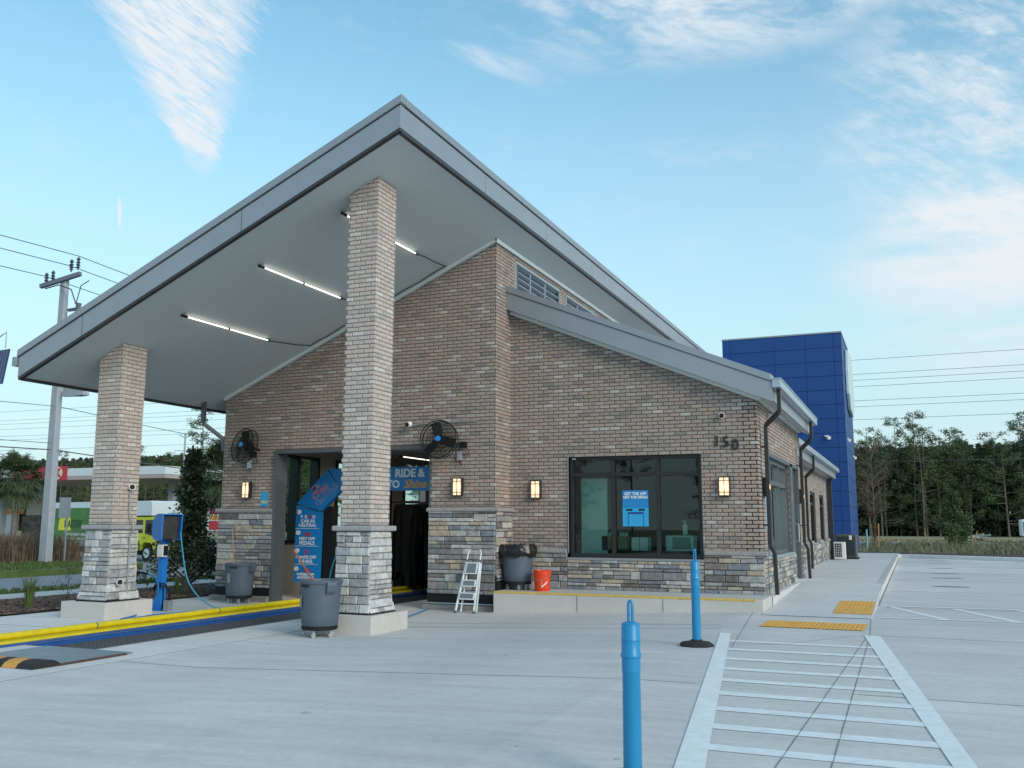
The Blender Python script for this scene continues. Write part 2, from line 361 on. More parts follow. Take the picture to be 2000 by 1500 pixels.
def block(name, poly, z0, z1, m, kind='structure', bevel=0.):
    mb = MB(); mb.prism(poly, 'z', z0, z1); o = mb.build(name, m, bevel=bevel)
    if kind: o['kind'] = kind
    return o
sheet('terrain', [(-900,-400),(900,-400),(900,1500),(-900,1500)], M_dry, z=-.5)
# lot with a hole for the conveyor trench is made from four sheets joined in one mesh
def lot():
    b = bmesh.new()
    def poly(p):
        b.faces.new([b.verts.new((x, y, 0)) for x, y in p])
    poly([(-9.78,-20),(70,-20),(70,48),(-9.78,48)]); poly([(-14.7,-20),(-11.0,-20),(-11.0,48),(-14.7,48)]); poly([(-11.0,-20),(-9.78,-20),(-9.78,9.22),(-11.0,9.22)])
    for k in (-7.5, -2.5): bmesh.ops.bisect_plane(b, geom=b.verts[:]+b.edges[:]+b.faces[:], plane_co=(k,0,0), plane_no=(1,0,0))
    for v in b.verts: v.co.z = g(v.co.x)
    for f in b.faces:
        f.normal_update()
        if f.normal.z < 0: f.normal_flip()
    me = bpy.data.meshes.new('concrete_lot'); b.to_mesh(me); b.free(); me.materials.append(M_conc)
    o = bpy.data.objects.new('concrete_lot', me); COL.objects.link(o); o['kind'] = 'structure'
lot()
# trench floor with grating
tr = MB(); tr.box(-11.0,-9.78,9.22,40,-.30,-.25); o = tr.build('trench_floor', M_cdark); o['kind'] = 'structure'
# raised platform, walkway, kerbs
PZ = .40
pl = MB(); pl.box(-7.17,-2.32,15.95,17.4,-.1,PZ); o = pl.build('raised_platform', M_cbase, bevel=.012); o['kind'] = 'structure'
ys = MB(); ys.box(-7.15,-2.45,15.965,16.03,PZ,PZ+.004); ys.add([(-7.15,15.944,PZ-.03),(-2.45,15.944,PZ-.03),(-2.45,15.944,PZ-.003),(-7.15,15.944,PZ-.003)],[(0,1,2,3)]); tag(ys.build('edge_stripe', M_ypaint), kind='structure')
jj = MB()
for x in (-5.55,-4.0): jj.box(x,x+.012,15.945,15.95,g(x),PZ-.04)
tag(jj.build('platform_joint', M_joint), kind='structure')
wk = MB()
def wz(y): return .2+max(0, min(1, (y-16.3)/5.2))*.19
Yk = [15.55,16.3,17.2,18.6,20,21.5,46.2]
for i in range(len(Yk)-1):
    a, b_ = Yk[i], Yk[i+1]; za, zb = wz(a)+.005, wz(b_)+.005
    wk.add([(-2.31,a,za),(-.66,a,za),(-.66,b_,zb),(-2.31,b_,zb)], [(0,1,2,3)])
    kh = lambda y: wz(y)+.005
    wk.add([(-.66,a,za),(-.655+.0,a,.19),(-.655,b_,.19),(-.66,b_,zb)], [(0,1,2,3)])
    if a >= 21: wk.add([(-8,a,za),(-2.31,a,za),(-2.31,b_,zb),(-8,b_,zb)], [(0,1,2,3)])
wk.add([(-2.45,17,.395),(-2.31,17,.395),(-2.31,21.5,.395),(-2.45,21.5,.395)], [(0,1,2,3)])
wk.add([(-2.31,17,.395),(-2.31,17,.0),(-2.31,21.5,.0),(-2.31,21.5,.395)], [(0,1,2,3)])
tag(wk.build('walkway', M_walk, fixn=False), kind='structure')
kc = MB(); kc.bar((-.655,18.3,.207),(-.655,21.5,.398),.02,.006); kc.bar((-.70,21.5,.392),(-.70,46.2,.392),.13,.02); tag(kc.build('kerb', mat('kerb_concrete', (.47,.47,.47), .85, var=.08, vscale=3)), kind='structure')
kj = MB(); kj.bar((-.64,18.1,.203),(-.64,46,.203),.03,.006); tag(kj.build('kerb_joint', M_joint), kind='structure')
# expansion joints
jn = MB()
def jline(a, b_, w=.006):
    n = 12; A, B = Vector(a), Vector(b_)
    for i in range(n):
        p, q_ = A.lerp(B, i/n), A.lerp(B, (i+1)/n); jn.bar((p.x,p.y,g(p.x)+.002),(q_.x,q_.y,g(q_.x)+.002),w,.004)
for a, b_ in (((-8.68,3),(-8.68,16)),((-2.48,15.9),(-2.02,11.3)),((-.66,15.5),(-.58,12.9)),((-.58,12.9),(-.49,3)),((-.62,12.9),(-.83,5.5)),((-.83,5.5),(-1.15,2.5)),((-14,10.9),(-11.1,10.9)),
             ((4.5,15),(4.5,-3)),((-2.1,11.6),(-1.6,11.72)),((-1.6,11.72),(-.66,13.2)),((-8.6,13.9),(-2.6,13.75))): jline(a, b_)
for y in (-.6+4.6*k for k in range(0,10)):
    if y > 1: jline((-.5,y),(14,y)); 
    if 1 < y < 15: jline((-8.68,y),(-2.5+(12.7-y)*.156 if y < 12.7 else -2.5,y))
jline((5.65,2),(5.65,42))
tag(jn.build('joint_lines', M_joint), kind='structure')
# painted markings
def quadmark(p, name='crosswalk_stripe', m=M_paint, dz=.006): return sheet(name, p, m, dz=dz)
quadmark([(-2.42,12.7),(-2.28,12.7),(-1.15,5.4),(-.90,4.2),(-1.08,4.2),(-1.33,5.4)][0:6])
quadmark([(-.66,13.15),(-.46,13.15),(.27,6.34),(.52,4.2),(.34,4.2),(.14,6.28)])
for (a, yl) in zip(range(10), (11.9,11.1,10.32,9.6,8.9,8.2,7.52,6.86,6.22,5.6)):
    xl = -2.29+(12.7-yl)*.156; xr = -.62+(13.15-yl)*.108
    quadmark([(xl-.02,yl-.085),(xr+.03,yl-.085),(xr+.03,yl+.085),(xl-.02,yl+.085)], dz=.004)
quadmark([(-.58,18.0),(12,18.9),(12,19.05),(-.58,18.16)], 'hatch_line'); quadmark([(-.58,15.72),(12,16.2),(12,16.33),(-.58,15.84)], 'hatch_line')
for x in (-.5,.48,1.46,2.44,3.42,4.4): quadmark([(x,18.0+x*.07),(x+.14,18.0+x*.07),(x+1.0,15.8+x*.04),(x+.84,15.8+x*.04)], 'hatch_line', dz=.004)
quadmark([(-2.2,15.5),(-.66,15.5),(-.66,15.6),(-2.2,15.6)], 'ramp_line', mat('pale_line', (.58,.62,.64), .8), .008)
ac = MB()
for i in range(14):
    y = 13.1+.62*i/14
def tactile(x0, x1, y0, y1, zf, label):
    mb = MB(); mb.add([(x0,y0,zf(y0)),(x1,y0,zf(y0)),(x1,y1,zf(y1)),(x0,y1,zf(y1))],[(0,1,2,3)])
    t = thing('tactile_paving', (x0,y0,zf(y0)), label, 'tactile paving'); mb.build('mat_panel', M_tact, t)
    d = MB(); nx = int((x1-x0)/.06); ny = max(2, int((y1-y0)/.06))
    for i in range(nx):
        for j in range(ny):
            x = x0+(i+.5)*(x1-x0)/nx; y = y0+(j+.5)*(y1-y0)/ny; z = zf(y); r = .016
            d.add([(x-r,y-r,z),(x+r,y-r,z),(x+r,y+r,z),(x-r,y+r,z),(x-.006,y-.006,z+.006),(x+.006,y-.006,z+.006),(x+.006,y+.006,z+.006),(x-.006,y+.006,z+.006)],[(0,1,5,4),(1,2,6,5),(2,3,7,6),(3,0,4,7),(4,5,6,7)])
    tag(d.build('truncated_domes', M_tact, t, fixn=False), kind='stuff')
    return t
tactile(-2.06,-.68,13.72,14.62, lambda y: .208, 'wide yellow tactile paving strip beside the striped crosswalk')
tactile(-1.27,-.68,16.2,18.1, lambda y: wz(y)+.009, 'short yellow tactile paving panel at the kerb end of the walkway')
# oil marks far on the lot
om = MB()
for i, (y, w) in enumerate(((24.5,1.0),(28.5,1.05),(31.2,1.05),(35,1.0),(39.2,1.05),(42.5,1.1))):
    x = .75+i*.02; n = 14
    om.add([(x+math.cos(2*math.pi*k/n)*w*.42, y+math.sin(2*math.pi*k/n)*.16, .204) for k in range(n)], [tuple(range(n))])
tag(om.build('oil_stains', mat('oil_stain', (.13,.125,.13), .7, var=.2, vscale=8)), kind='structure')
# left: mulch bed, pavement, grass verge, road, island
sheet('planting_bed', [(-17.7,-20),(-14.7,-20),(-14.7,60),(-17.7,60)], M_mulch, z=.02)
sheet('pavement', [(-18.9,-20),(-17.7,-20),(-17.7,60),(-18.9,60)], concrete('pavement_concrete', (.5,.5,.48), .05), z=.03)
sheet('grass_verge', [(-20.0,-20),(-18.9,-20),(-18.9,60),(-19.6,60)], M_grass, z=.02)
rd = MB(); yk = [(-60,-.04),(26,-.04),(36,-.3),(300,-.3)]
for i in range(3): rd.add([(-160,yk[i][0],yk[i][1]),(-19.5,yk[i][0],yk[i][1]),(-19.5,yk[i+1][0],yk[i+1][1]),(-160,yk[i+1][0],yk[i+1][1])],[(0,1,2,3)])
tag(rd.build('road', M_asph, fixn=False), kind='structure')
isl = [(-25.6,-30),(-25.6,24)]+[(-29.2+3.6*math.cos(t), 24+4.6*math.sin(t)) for t in (math.radians(a) for a in range(15,180,15))]+[(-32.8,24),(-48,24),(-48,-30)]
block('kerb', isl, -.4, .12, mat('kerb_grey', (.42,.42,.41), .85, var=.1, vscale=3))
isl2 = [(x*.992-.12, min(y, y)-.12) for x, y in isl]
block('grass_verge', isl2, -.4, .15, M_grass)
def tufts(name, n, area, h, m, w=.012, lean=.35, z=lambda x, y: 0., clump=None, kind='stuff', label=None, parent=None, blades=10, spread=.05):
    mb = MB()
    for i in range(n):
        x, y = area(); zz = z(x, y)
        for k in range(blades):
            a = rnd(0, 6.283); L = h*rnd(.55, 1.15); bx, by = x+rnd(-spread,spread), y+rnd(-spread,spread); le = lean*rnd(.2,1.3)
            ex, ey = bx+math.cos(a)*L*le, by+math.sin(a)*L*le; px, py = -math.sin(a)*w, math.cos(a)*w
            mx, my = bx+math.cos(a)*L*le*.35, by+math.sin(a)*L*le*.35
            mb.add([(bx-px,by-py,zz),(bx+px,by+py,zz),(mx+px*.8,my+py*.8,zz+L*.6),(mx-px*.8,my-py*.8,zz+L*.6),(ex,ey,zz+L*(1-le*.25))],[(0,1,2,3),(3,2,4)])
    o = mb.build(name, m, parent, fixn=False)
    if kind: o['kind'] = kind
    if label: o['label'] = label
    return o
tufts('grass', 1500, lambda: (rnd(-30.5,-25.9), rnd(12,26)), .12, M_blade, .012, z=lambda x, y: .15, label='short green grass on the road island')['category'] = 'grass'
tufts('grass', 700, lambda: (rnd(-19.9,-18.95), rnd(10,30)), .10, M_blade, .010, z=lambda x, y: .02, label='narrow strip of green grass beside the road')['category'] = 'grass'
def chips(n, area, z):
    mb = MB()
    for i in range(n):
        x, y = area(); a = rnd(0, 3.14); L, w = rnd(.02,.06), rnd(.008,.02); t = rnd(-.4,.4)
        dx_, dy_ = math.cos(a)*L, math.sin(a)*L
        mb.add([(x-dx_+dy_*w/L,y-dy_-dx_*w/L,z+rnd(.005,.02)),(x+dx_+dy_*w/L,y+dy_-dx_*w/L,z+rnd(.005,.03)),(x+dx_-dy_*w/L,y+dy_+dx_*w/L,z+rnd(.01,.035)),(x-dx_-dy_*w/L,y-dy_+dx_*w/L,z+rnd(.005,.02))],[(0,1,2,3)])
    o = mb.build('mulch_chips', M_chip, fixn=False); tag(o, 'brown bark mulch covering the planting bed behind the pillar', 'mulch', kind='stuff')
chips(9000, lambda: (rnd(-17.6,-14.75), rnd(10.5,20)), .02)
# right: raised bed and field
bedp = [(-7.9,46.2),(-.55,46.2),(-.2,46.0),(8,40.2),(60,12),(120,12),(120,75),(-60,75),(-60,52),(-7.9,52)]
block('kerb', bedp, -.4, .345, mat('kerb_pale', (.80,.79,.76), .85, var=.08, vscale=3))
bed2 = [(-7.9,46.5),(-.5,46.5),(0,46.5),(8.7,41.0),(60,13.2),(120,13.2),(120,75.2),(-60,75.2),(-60,52.2),(-7.9,52.2)]
block('planting_bed', bed2, -.4, .352, M_mulch)
sheet('field', [(-300,48),(400,48),(400,700),(-300,700)], M_dry, z=.19)
block('field_verge', [(-60,52),(-7.9,52),(-2,49.5),(120,47),(120,76),(-60,76)], -.4, .358, mat('weedy_ground', (.12,.12,.055), .95, var=.35, vscale=1.2, bump=.5, bscale=20))
block('far_road', [(-60,79),(120,79),(120,90),(-60,90)], -.3, .24, M_asph)
# ------------------------------------------------------------------ masonry generators
def holes_cut(segs, hs):
    for (a, b_) in hs:
        o = []
        for (s, e) in segs:
            if b_ <= s or a >= e: o.append((s, e)); continue
            if a > s: o.append((s, a))
            if b_ < e: o.append((b_, e))
        segs = o
    return segs
def to3(plane, pos, sgn, u, v, d):
    return (u, pos+sgn*d, v) if plane == 'y' else (pos+sgn*d, u, v)
BH, BW, MJ = .0707, .2088, .0135
def brickface(mb, plane, pos, sgn, u0, u1, z0, z1, top=None, holes=(), depth=.012, jit=.0025):
    r = 0; z = math.floor(z0/BH)*BH
    while z < z1:
        za, zb = z+MJ/2, z+BH-MJ/2; row = int(round(z/BH))
        if za < z0-.002:
            if zb < z0+.012: z += BH; continue
            za = z0
        segs0 = holes_cut([(u0, u1)], [(h[0], h[1]) for h in holes if h[2] < (za+zb)/2 < h[3]])
        st = math.floor(u0/BW)*BW+(BW/2 if row%2 else 0)-BW
        x = st
        while x < u1+BW:
            for (s, e) in segs0:
                a, b_ = max(x, s), min(x+BW, e)
                if b_-a < .025: continue
                a += MJ*.6 if a > u0+.001 else 0; b_ -= MJ*.6 if b_ < u1-.001 else 0
                ta = tb = min(zb, z1)
                if top: ta, tb = min(ta, top(a)), min(tb, top(b_))
                if ta <= za+.008 and tb <= za+.008: continue
                ta, tb = max(ta, za+.002), max(tb, za+.002)
                d = depth+rnd(-jit, jit); c = .006; i = min(c, (ta-za)*.3, (tb-za)*.3)
                q0 = [(a,za),(b_,za),(b_,tb),(a,ta)]; q1 = [(a+c,za+i),(b_-c,za+i),(b_-c,tb-i),(a+c,ta-i)]
                vs = [to3(plane,pos,sgn,u,v,-.004) for u, v in q0]+[to3(plane,pos,sgn,u,v,d-.005) for u, v in q0]+[to3(plane,pos,sgn,u+rnd(-.001,.001),v+rnd(-.001,.001),d) for u, v in q1]
                mb.add(vs, [(0,1,5,4),(1,2,6,5),(2,3,7,6),(3,0,4,7),(4,5,9,8),(5,6,10,9),(6,7,11,10),(7,4,8,11),(8,9,10,11)])
            x += BW
        z += BH
def stoneface(mb, plane, pos, sgn, u0, u1, z0, z1, flare=None, holes=(), depth=.035, hs=(.06,.075,.09,.12,.15), ws=(.16,.55)):
    z = z0
    while z < z1-.02:
        h = random.choice(hs)
        if z1-z-h < .05: h = z1-z
        segs = holes_cut([(u0, u1)], [(q_[0], q_[1]) for q_ in holes if q_[2] < z+h/2 < q_[3]])
        for (s, e) in segs:
            x = s
            while x < e-.01:
                w = rnd(*ws)
                if e-x-w < .1: w = e-x
                parts = [(z, z+h)]
                if h > .14 and random.random() < .35: parts = [(z, z+h*.5), (z+h*.5, z+h)]
                for (pa, pb) in parts:
                    d = depth+rnd(-.012,.014); gp = .004; c = .012
                    fl = flare(pa) if flare else 0; fl2 = flare(pb) if flare else 0
                    a, b_ = x+gp, x+w-gp; A = pa+gp; B = pb-gp
                    ea = fl if abs(x-u0) < .001 else 0; eb = fl if abs(x+w-u1) < .001 else 0
                    q0 = [(a-ea,A),(b_+eb,A),(b_+eb,B),(a-ea,B)]; k = lambda: rnd(-.004,.004)
                    q1 = [(a-ea+c+k(),A+c+k()),(b_+eb-c+k(),A+c+k()),(b_+eb-c+k(),B-c+k()),(a-ea+c+k(),B-c+k())]
                    F_ = (fl, fl, fl2, fl2)
                    vs = [to3(plane,pos,sgn,u,v,-.01) for u, v in q0]+[to3(plane,pos,sgn,u,v,d-.014+f) for (u, v), f in zip(q0, F_)]+[to3(plane,pos,sgn,u,v,d+f+rnd(-.004,.004)) for (u, v), f in zip(q1, F_)]
                    mb.add(vs, [(0,1,5,4),(1,2,6,5),(2,3,7,6),(3,0,4,7),(4,5,9,8),(5,6,10,9),(6,7,11,10),(7,4,8,11),(8,9,10,11)])
                x += w
        z += h
def backing(mb, plane, pos, sgn, thick, u0, u1, z0, top, holes=()):
    """wall core: vertical strips cut at hole edges"""
    us = sorted({u0, u1, *[h[0] for h in holes if u0 < h[0] < u1], *[h[1] for h in holes if u0 < h[1] < u1]})
    for a, b_ in zip(us, us[1:]):
        mid = (a+b_)/2; hh = sorted((h[2], h[3]) for h in holes if h[0] < mid < h[1]); lo = z0
        for (ha, hb) in hh:
            if ha > lo: mb.prism([(a,lo),(b_,lo),(b_,ha),(a,ha)], plane, pos, pos-sgn*thick)
            lo = hb
        if top(a) > lo or top(b_) > lo: mb.prism([(a,lo),(b_,lo),(b_,max(top(b_),lo)),(a,max(top(a),lo))], plane, pos, pos-sgn*thick)
# ------------------------------------------------------------------ building
S = lambda x: 7.20+.437*(x+7.3)          # main soffit height
X0, XM, XR = -13.80, -7.29, -2.47         # outer west face, clerestory face, east face
Y0, Y1 = 16.28, 17.0
YE = 44.0
bld = thing('car_wash_building', (-8,17,0), 'brown brick car wash with stone base and a tall sloping canopy roof', 'building')
DO = (-12.41,-8.69,-.3,3.15)             # tunnel opening
LZ = 1.93                                 # ledge top of the pilasters
wallA = MB(); bk = MB()
tp = lambda x: S(x)-.07
backing(bk, 'y', Y0, -1, .30, X0, XM, -.2, lambda x: S(x)+.02, [DO])
brickface(wallA, 'y', Y0, -1, X0-.012, XM+.012, LZ+.02, 8, tp, [DO])
brickface(wallA, 'x', XM, 1, Y0, Y1, LZ+.02, 8, lambda y: S(XM)-.09)
brickface(wallA, 'x', X0, -1, Y0, 17.2, LZ+.02, 8, lambda y: S(X0)-.09)
# clerestory face above the lower roof with louver openings
LV = [(17.22,19.86,6.35,7.0),(20.30,23.0,6.35,7.0),(23.5,26.2,6.35,7.0)]
bk.box(XM-.2,XM,Y0+.3,Y1+.4,-.2,S(XM))
backing(bk, 'x', XM, 1, .2, Y1+.4, YE, 5.6, lambda y: S(XM)+.02, [l for l in LV if l[0] > 0])
brickface(wallA, 'x', XM, 1, Y1, 30, 6.1, 8, lambda y: S(XM)-.09, LV)
# lower east block front wall
LW = lambda x: 5.86+(x-XM)*(3.87-5.86)/(XR-XM)       # underside line of its rake
WIN = (-6.06,-3.50,1.00,2.915)
backing(bk, 'y', Y1, -1, .28, XM, XR, .2, lambda x: LW(x)+.1, [WIN])
brickface(wallA, 'y', Y1, -1, XM+.012, XR+.012, 1.15, 8, lambda x: LW(x)-.0, [(WIN[0],WIN[1],WIN[2]-1,WIN[3])])
SW = [(17.72,21.28,1.05,2.90),(21.75,22.85,.36,2.90)]
backing(bk, 'x', XR, 1, .28, Y1, 23.46, .2, lambda y: 3.87, SW)
brickface(wallA, 'x', XR, 1, Y1, 23.46, 1.17, 3.86, None, [(17.72,21.28,.9,2.90),(21.75,22.85,.36,2.90)])
bk.box(XR-.3,-2.9,23.2,23.46,.2,3.87)
XB = -2.9
RW = [(30.4,32.1,1.05,2.66),(33.6,35.3,1.05,2.66)]
backing(bk, 'x', XB, 1, .28, 23.46, 36.6, .2, lambda y: 3.62, RW)
brickface(wallA, 'x', XB, 1, 23.46, 36.6, 1.17, 3.6, None, [(a,b_,.9,d) for a,b_,c,d in RW])
brk = wallA.build('brick_wall', M_brick, bld, fixn=False); bk.build('mortar_wall', M_mortar, bld)
# smooth band of newer mortar wash is left out; stone base
for a_ in (('y',Y0-.03,-1,X0-.03,DO[0]-.0,.28,LZ-.02),('y',Y0-.03,-1,DO[1],XM+.03,.30,LZ-.02),('x',XM+.03,1,Y0-.03,Y1,.55,LZ-.02),('x',X0-.03,-1,Y0-.03,17.2,.28,LZ-.02),
           ('y',Y1-.03,-1,XM+.03,WIN[0]-.02,PZ,1.08),('y',Y1-.03,-1,WIN[0]-.02,WIN[1]+.02,PZ,.955),('y',Y1-.03,-1,WIN[1]+.02,XR+.05,PZ,1.08),('x',XR+.03,1,Y1-.03,21.72,PZ-.02,1.0),
           ('x',XR+.03,1,Y1-.03,17.7,1.0,1.08),('x',XR+.03,1,22.9,23.5,.38,1.08),('x',XB+.03,1,23.46,36.6,.38,1.08)):
    stn = MB(); stoneface(stn, *a_); stn.build('stone_veneer', M_stone, bld, fixn=False)
M_jdark = mat('dark_joint_mortar', (.07,.065,.06), .95)  # very dark mortar seen between the stones
for b6 in ((X0,DO[0],Y0-.03,Y0,-.1,LZ),(DO[1],XM,Y0-.03,Y0,-.1,LZ),(XM,XM+.03,Y0-.03,Y1,-.1,LZ),(XM+.03,XR,Y1-.03,Y1,PZ,.95),(XM+.03,WIN[0],Y1-.03,Y1,.95,1.08),(WIN[1],XR,Y1-.03,Y1,.95,1.08),
           (XR,XR+.03,Y1-.03,21.72,.3,1.0),(XR,XR+.03,22.9,23.46,.3,1.08),(XB,XB+.03,23.46,36.6,.3,1.08)): MB().box(*b6).build('stone_backing', M_jdark, bld)
def ledge(a, b_, plane, pos, sgn, z, name='stone_ledge', out=.095, h=.075):
    mb = MB(); n = max(1, int((b_-a)/.6)); L = (b_-a)/n
    for i in range(n):
        u0_, u1_ = a+i*L+.002, a+(i+1)*L-.002; d = out+rnd(-.006,.006)
        pr = [(-.01,z-h),(d-.012,z-h),(d,z-h+.015),(d,z-.02),(d-.02,z),(-.01,z+.012)]
        vs = [to3(plane,pos,sgn,u0_,v,w) for w, v in pr]+[to3(plane,pos,sgn,u1_,v,w) for w, v in pr]; k = len(pr)
        mb.add(vs, [tuple(range(k)), tuple(range(2*k-1,k-1,-1))]+[(j,k+j,k+(j+1)%k,(j+1)%k) for j in range(k)])
    return mb.build(name, M_ledge, bld)
ledge(X0-.1,DO[0],'y',Y0,-1,LZ); ledge(DO[1]-.03,XM+.1,'y',Y0,-1,LZ); ledge(Y0-.02,Y1,'x',XM,1,LZ)
ledge(XM+.06,WIN[0]-.03,'y',Y1,-1,1.15); ledge(WIN[1]+.04,XR+.1,'y',Y1,-1,1.15); ledge(Y1-.02,17.7,'x',XR,1,1.15); ledge(22.92,23.5,'x',XR,1,1.15); ledge(23.46,30.3,'x',XB,1,1.15); ledge(32.15,33.55,'x',XB,1,1.15); ledge(35.35,36.6,'x',XB,1,1.15)
# dark waterproofing strips and stained footings below the pilasters
for b6 in ((X0-.03,DO[0],Y0-.05,Y0-.031,.13,.30),(DO[1],XM+.05,Y0-.05,Y0-.031,.12,.32),(-7.62,XM+.06,Y0-.053,Y0-.032,.32,.62),(XM+.031,XM+.055,Y0-.05,Y1-.9+.25,.1,.66)): MB().box(*b6).build('waterproof_strip', M_black, bld)
for b6 in ((X0-.1,DO[0],Y0-.14,Y0,-.1,.12),(DO[1]-.06,XM+.02,Y0-.14,Y0,-.1,.1)): MB().box(*b6).build('footing', M_cdark, bld)
for a_, b_, w_, h_ in (((DO[1],Y0-.06,.125),(XM,Y0-.06,.125),.03,.02),((XR+.075,17.9,.372),(XR+.075,21.7,.372),.02,.03),((XM+.1,Y1-.075,.405),(XR+.05,Y1-.075,.405),.02,.012)): MB().bar(a_,b_,w_,h_).build('flashing', M_gutter, bld)
# main roof -------------------------------------------------------
RX0, RX1, RY0, RY1 = -14.35, -6.72, 11.45, 43.5
roof = MB(); sl = .437
roof.add([(RX0,RY0,S(RX0)),(RX1,RY0,S(RX1)),(RX1,RY1,S(RX1)),(RX0,RY1,S(RX0))],[(0,1,2,3)])
roof.build('soffit', M_soffit, bld, fixn=False)
def rakebar(y0, y1, x0, x1, f, z0, z1): 
    return [(x0,y0,f(x0)+z0),(x1,y0,f(x1)+z0),(x1,y1,f(x1)+z0),(x0,y1,f(x0)+z0),(x0,y0,f(x0)+z1),(x1,y0,f(x1)+z1),(x1,y1,f(x1)+z1),(x0,y1,f(x0)+z1)]
BOXF = [(0,3,2,1),(4,5,6,7),(0,1,5,4),(1,2,6,5),(2,3,7,6),(3,0,4,7)]
rf = MB(); rf.add(rakebar(RY0+.05,RY1,RX0+.05,RX1-.05,S,.02,.44),BOXF); rf.build('roof', M_cap, bld)
fa = MB()
fa.add(rakebar(RY0,RY0+.04,RX0,RX1,S,.03,.385),BOXF); fa.box(RX1-.04,RX1,RY0+.04,RY1,S(RX1)+.03,S(RX1)+.385); fa.box(RX0,RX0+.04,RY0+.04,RY1,S(RX0)+.03,S(RX0)+.385)
fa.build('fascia', M_roof, bld)
cp = MB(); cp.add(rakebar(RY0-.03,RY0+.15,RX0-.03,RX1+.03,S,.405,.53),BOXF); cp.box(RX1-.15,RX1+.03,RY0+.15,RY1,S(RX1)+.405,S(RX1)+.53); cp.box(RX0-.03,RX0+.15,RY0+.15,RY1,S(RX0)+.405,S(RX0)+.53)
cp.build('roof_cap', M_cap, bld, bevel=.006)
dt = MB(); dt.add(rakebar(RY0+.004,RY0+.075,RX0+.01,RX1-.004,S,-.02,.03),BOXF); dt.box(RX1-.075,RX1-.004,RY0+.075,RY1,S(RX1)-.035,S(RX1)+.03); dt.box(RX0+.004,RX0+.075,RY0+.075,RY1,S(RX0)-.02,S(RX0)+.03)
dt.add(rakebar(RY0+.006,RY0+.05,RX0,RX1-.006,S,.385,.405),BOXF); dt.box(RX1-.05,RX1-.006,RY0+.05,RY1,S(RX1)+.384,S(RX1)+.406); dt.build('drip_trim', M_dark, bld)
M_seamg = mat('seam_grey', (.12,.13,.15), .5, .4)
for x in (-12.9,-9.6): MB().add(rakebar(RY0-.002,RY0+.01,x,x+.012,S,.03,.385),BOXF).build('fascia_seam', M_seamg, bld)
for y in (14.5,17.55,20.6,23.65,26.7): MB().box(RX1-.002,RX1+.001,y,y+.012,S(RX1)+.03,S(RX1)+.385).build('fascia_seam', M_seamg, bld)
gt = MB(); gt.box(RX0-.16,RX0-.03,RY0-.01,RY1,S(RX0)+.24,S(RX0)+.40); gt.build('gutter', M_cap, bld)
tw = MB(); tw.add(rakebar(Y0-.10,Y0-.016,X0,XM+.05,S,-.065,-.004),BOXF); tw.box(XM+.016,XM+.06,Y0-.1,RY1,S(XM)-.075,S(XM)-.004+.01); tw.build('wall_trim', M_trimw, bld)
# west downspout under the canopy eave
ds = MB(); p = [(-14.1,15.9,4.25),(-14.1,15.9,3.78),(-13.86,16.32,3.45),(-13.86,16.32,3.2)]
for a, b_ in zip(p, p[1:]): ds.bar(a, b_, .09, .07)
ds.build('downspout', M_greyfr, bld)
# lower roof ------------------------------------------------------
LR = lambda x: 6.25+(x-XM)*(4.12-6.25)/(-2.15-XM)   # top of fascia line
LY0 = 16.75
lr = MB(); lr.add(rakebar(LY0,LY0+.035,XM+.01,-2.15,LR,-.345,0),BOXF); lr.box(-2.19,-2.15,LY0+.035,23.5,3.80,4.12); lr.build('lower_fascia', M_roof, bld)
lc = MB(); lc.add(rakebar(LY0-.025,23.6,XM+.01,-2.16,LR,.012,.14),BOXF); lc.build('lower_roof', M_cap, bld, bevel=.005)
ls = MB(); ls.add([(XM,LY0+.03,LR(XM)-.34),(-2.19,LY0+.03,LR(-2.19)-.34),(-2.19,23.5,LR(-2.19)-.34),(XM,23.5,LR(XM)-.34)],[(0,1,2,3)]); ls.build('lower_soffit', M_soffit, bld, fixn=False)
lt = MB(); lt.add(rakebar(Y1-.09,Y1-.016,XM+.02,XR+.02,LW,-.03,.045),BOXF); lt.box(XR+.016,XR+.09,Y1-.08,23.4,3.84,3.9); lt.build('wall_trim', M_trimw, bld)
ld = MB(); ld.add(rakebar(LY0+.003,LY0+.03,XM+.01,-2.153,LR,-.002,.013),BOXF); ld.build('drip_trim', M_dark, bld)
lg = MB(); lg.box(-2.145,-2.0,LY0-.03,23.62,4.02,4.16); lg.box(-2.15,-1.985,LY0-.035,23.63,4.161,4.185); lg.build('gutter', M_gutter, bld, bevel=.004)
# rear roof
rr = MB(); rr.box(-2.62,-2.58,23.6,37.2,3.36,3.68); rr.build('rear_fascia', M_roof, bld)
rg = MB(); rg.box(-2.575,-2.44,23.6,37.3,3.60,3.74); rg.build('gutter', M_gutter, bld)
rr = MB(); rr.prism([(-2.6,3.69),(-2.6,3.78),(-7.3,5.7),(-7.3,5.6)],'y',23.55,37.2); rr.prism([(-2.6,3.36),(-2.6,3.38),(-7.3,3.42),(-7.3,3.36)],'y',23.55,37.2); rr.build('rear_roof', M_cap, bld)
def spout(pts, w=.085):
    mb = MB()
    for a, b_ in zip(pts, pts[1:]): mb.bar(a, b_, w, w*.8, up=(1,0,0))
    for z in (3.0,1.6): mb.box(pts[3][0]-.15,pts[3][0]+.0,pts[3][1]-.06,pts[3][1]+.06,z,z+.03)
    return mb.build('downspout', M_dark, bld, bevel=.006)
spout([(-2.07,17.0,4.03),(-2.07,17.0,3.62),(-2.35,17.22,3.40),(-2.35,17.25,1.26),(-2.28,17.25,1.12),(-2.26,17.25,.40)])
spout([(-2.07,22.75,4.03),(-2.07,22.75,3.62),(-2.35,23.0,3.40),(-2.35,23.0,1.2),(-2.28,23.0,1.08),(-2.26,23.0,.39)])
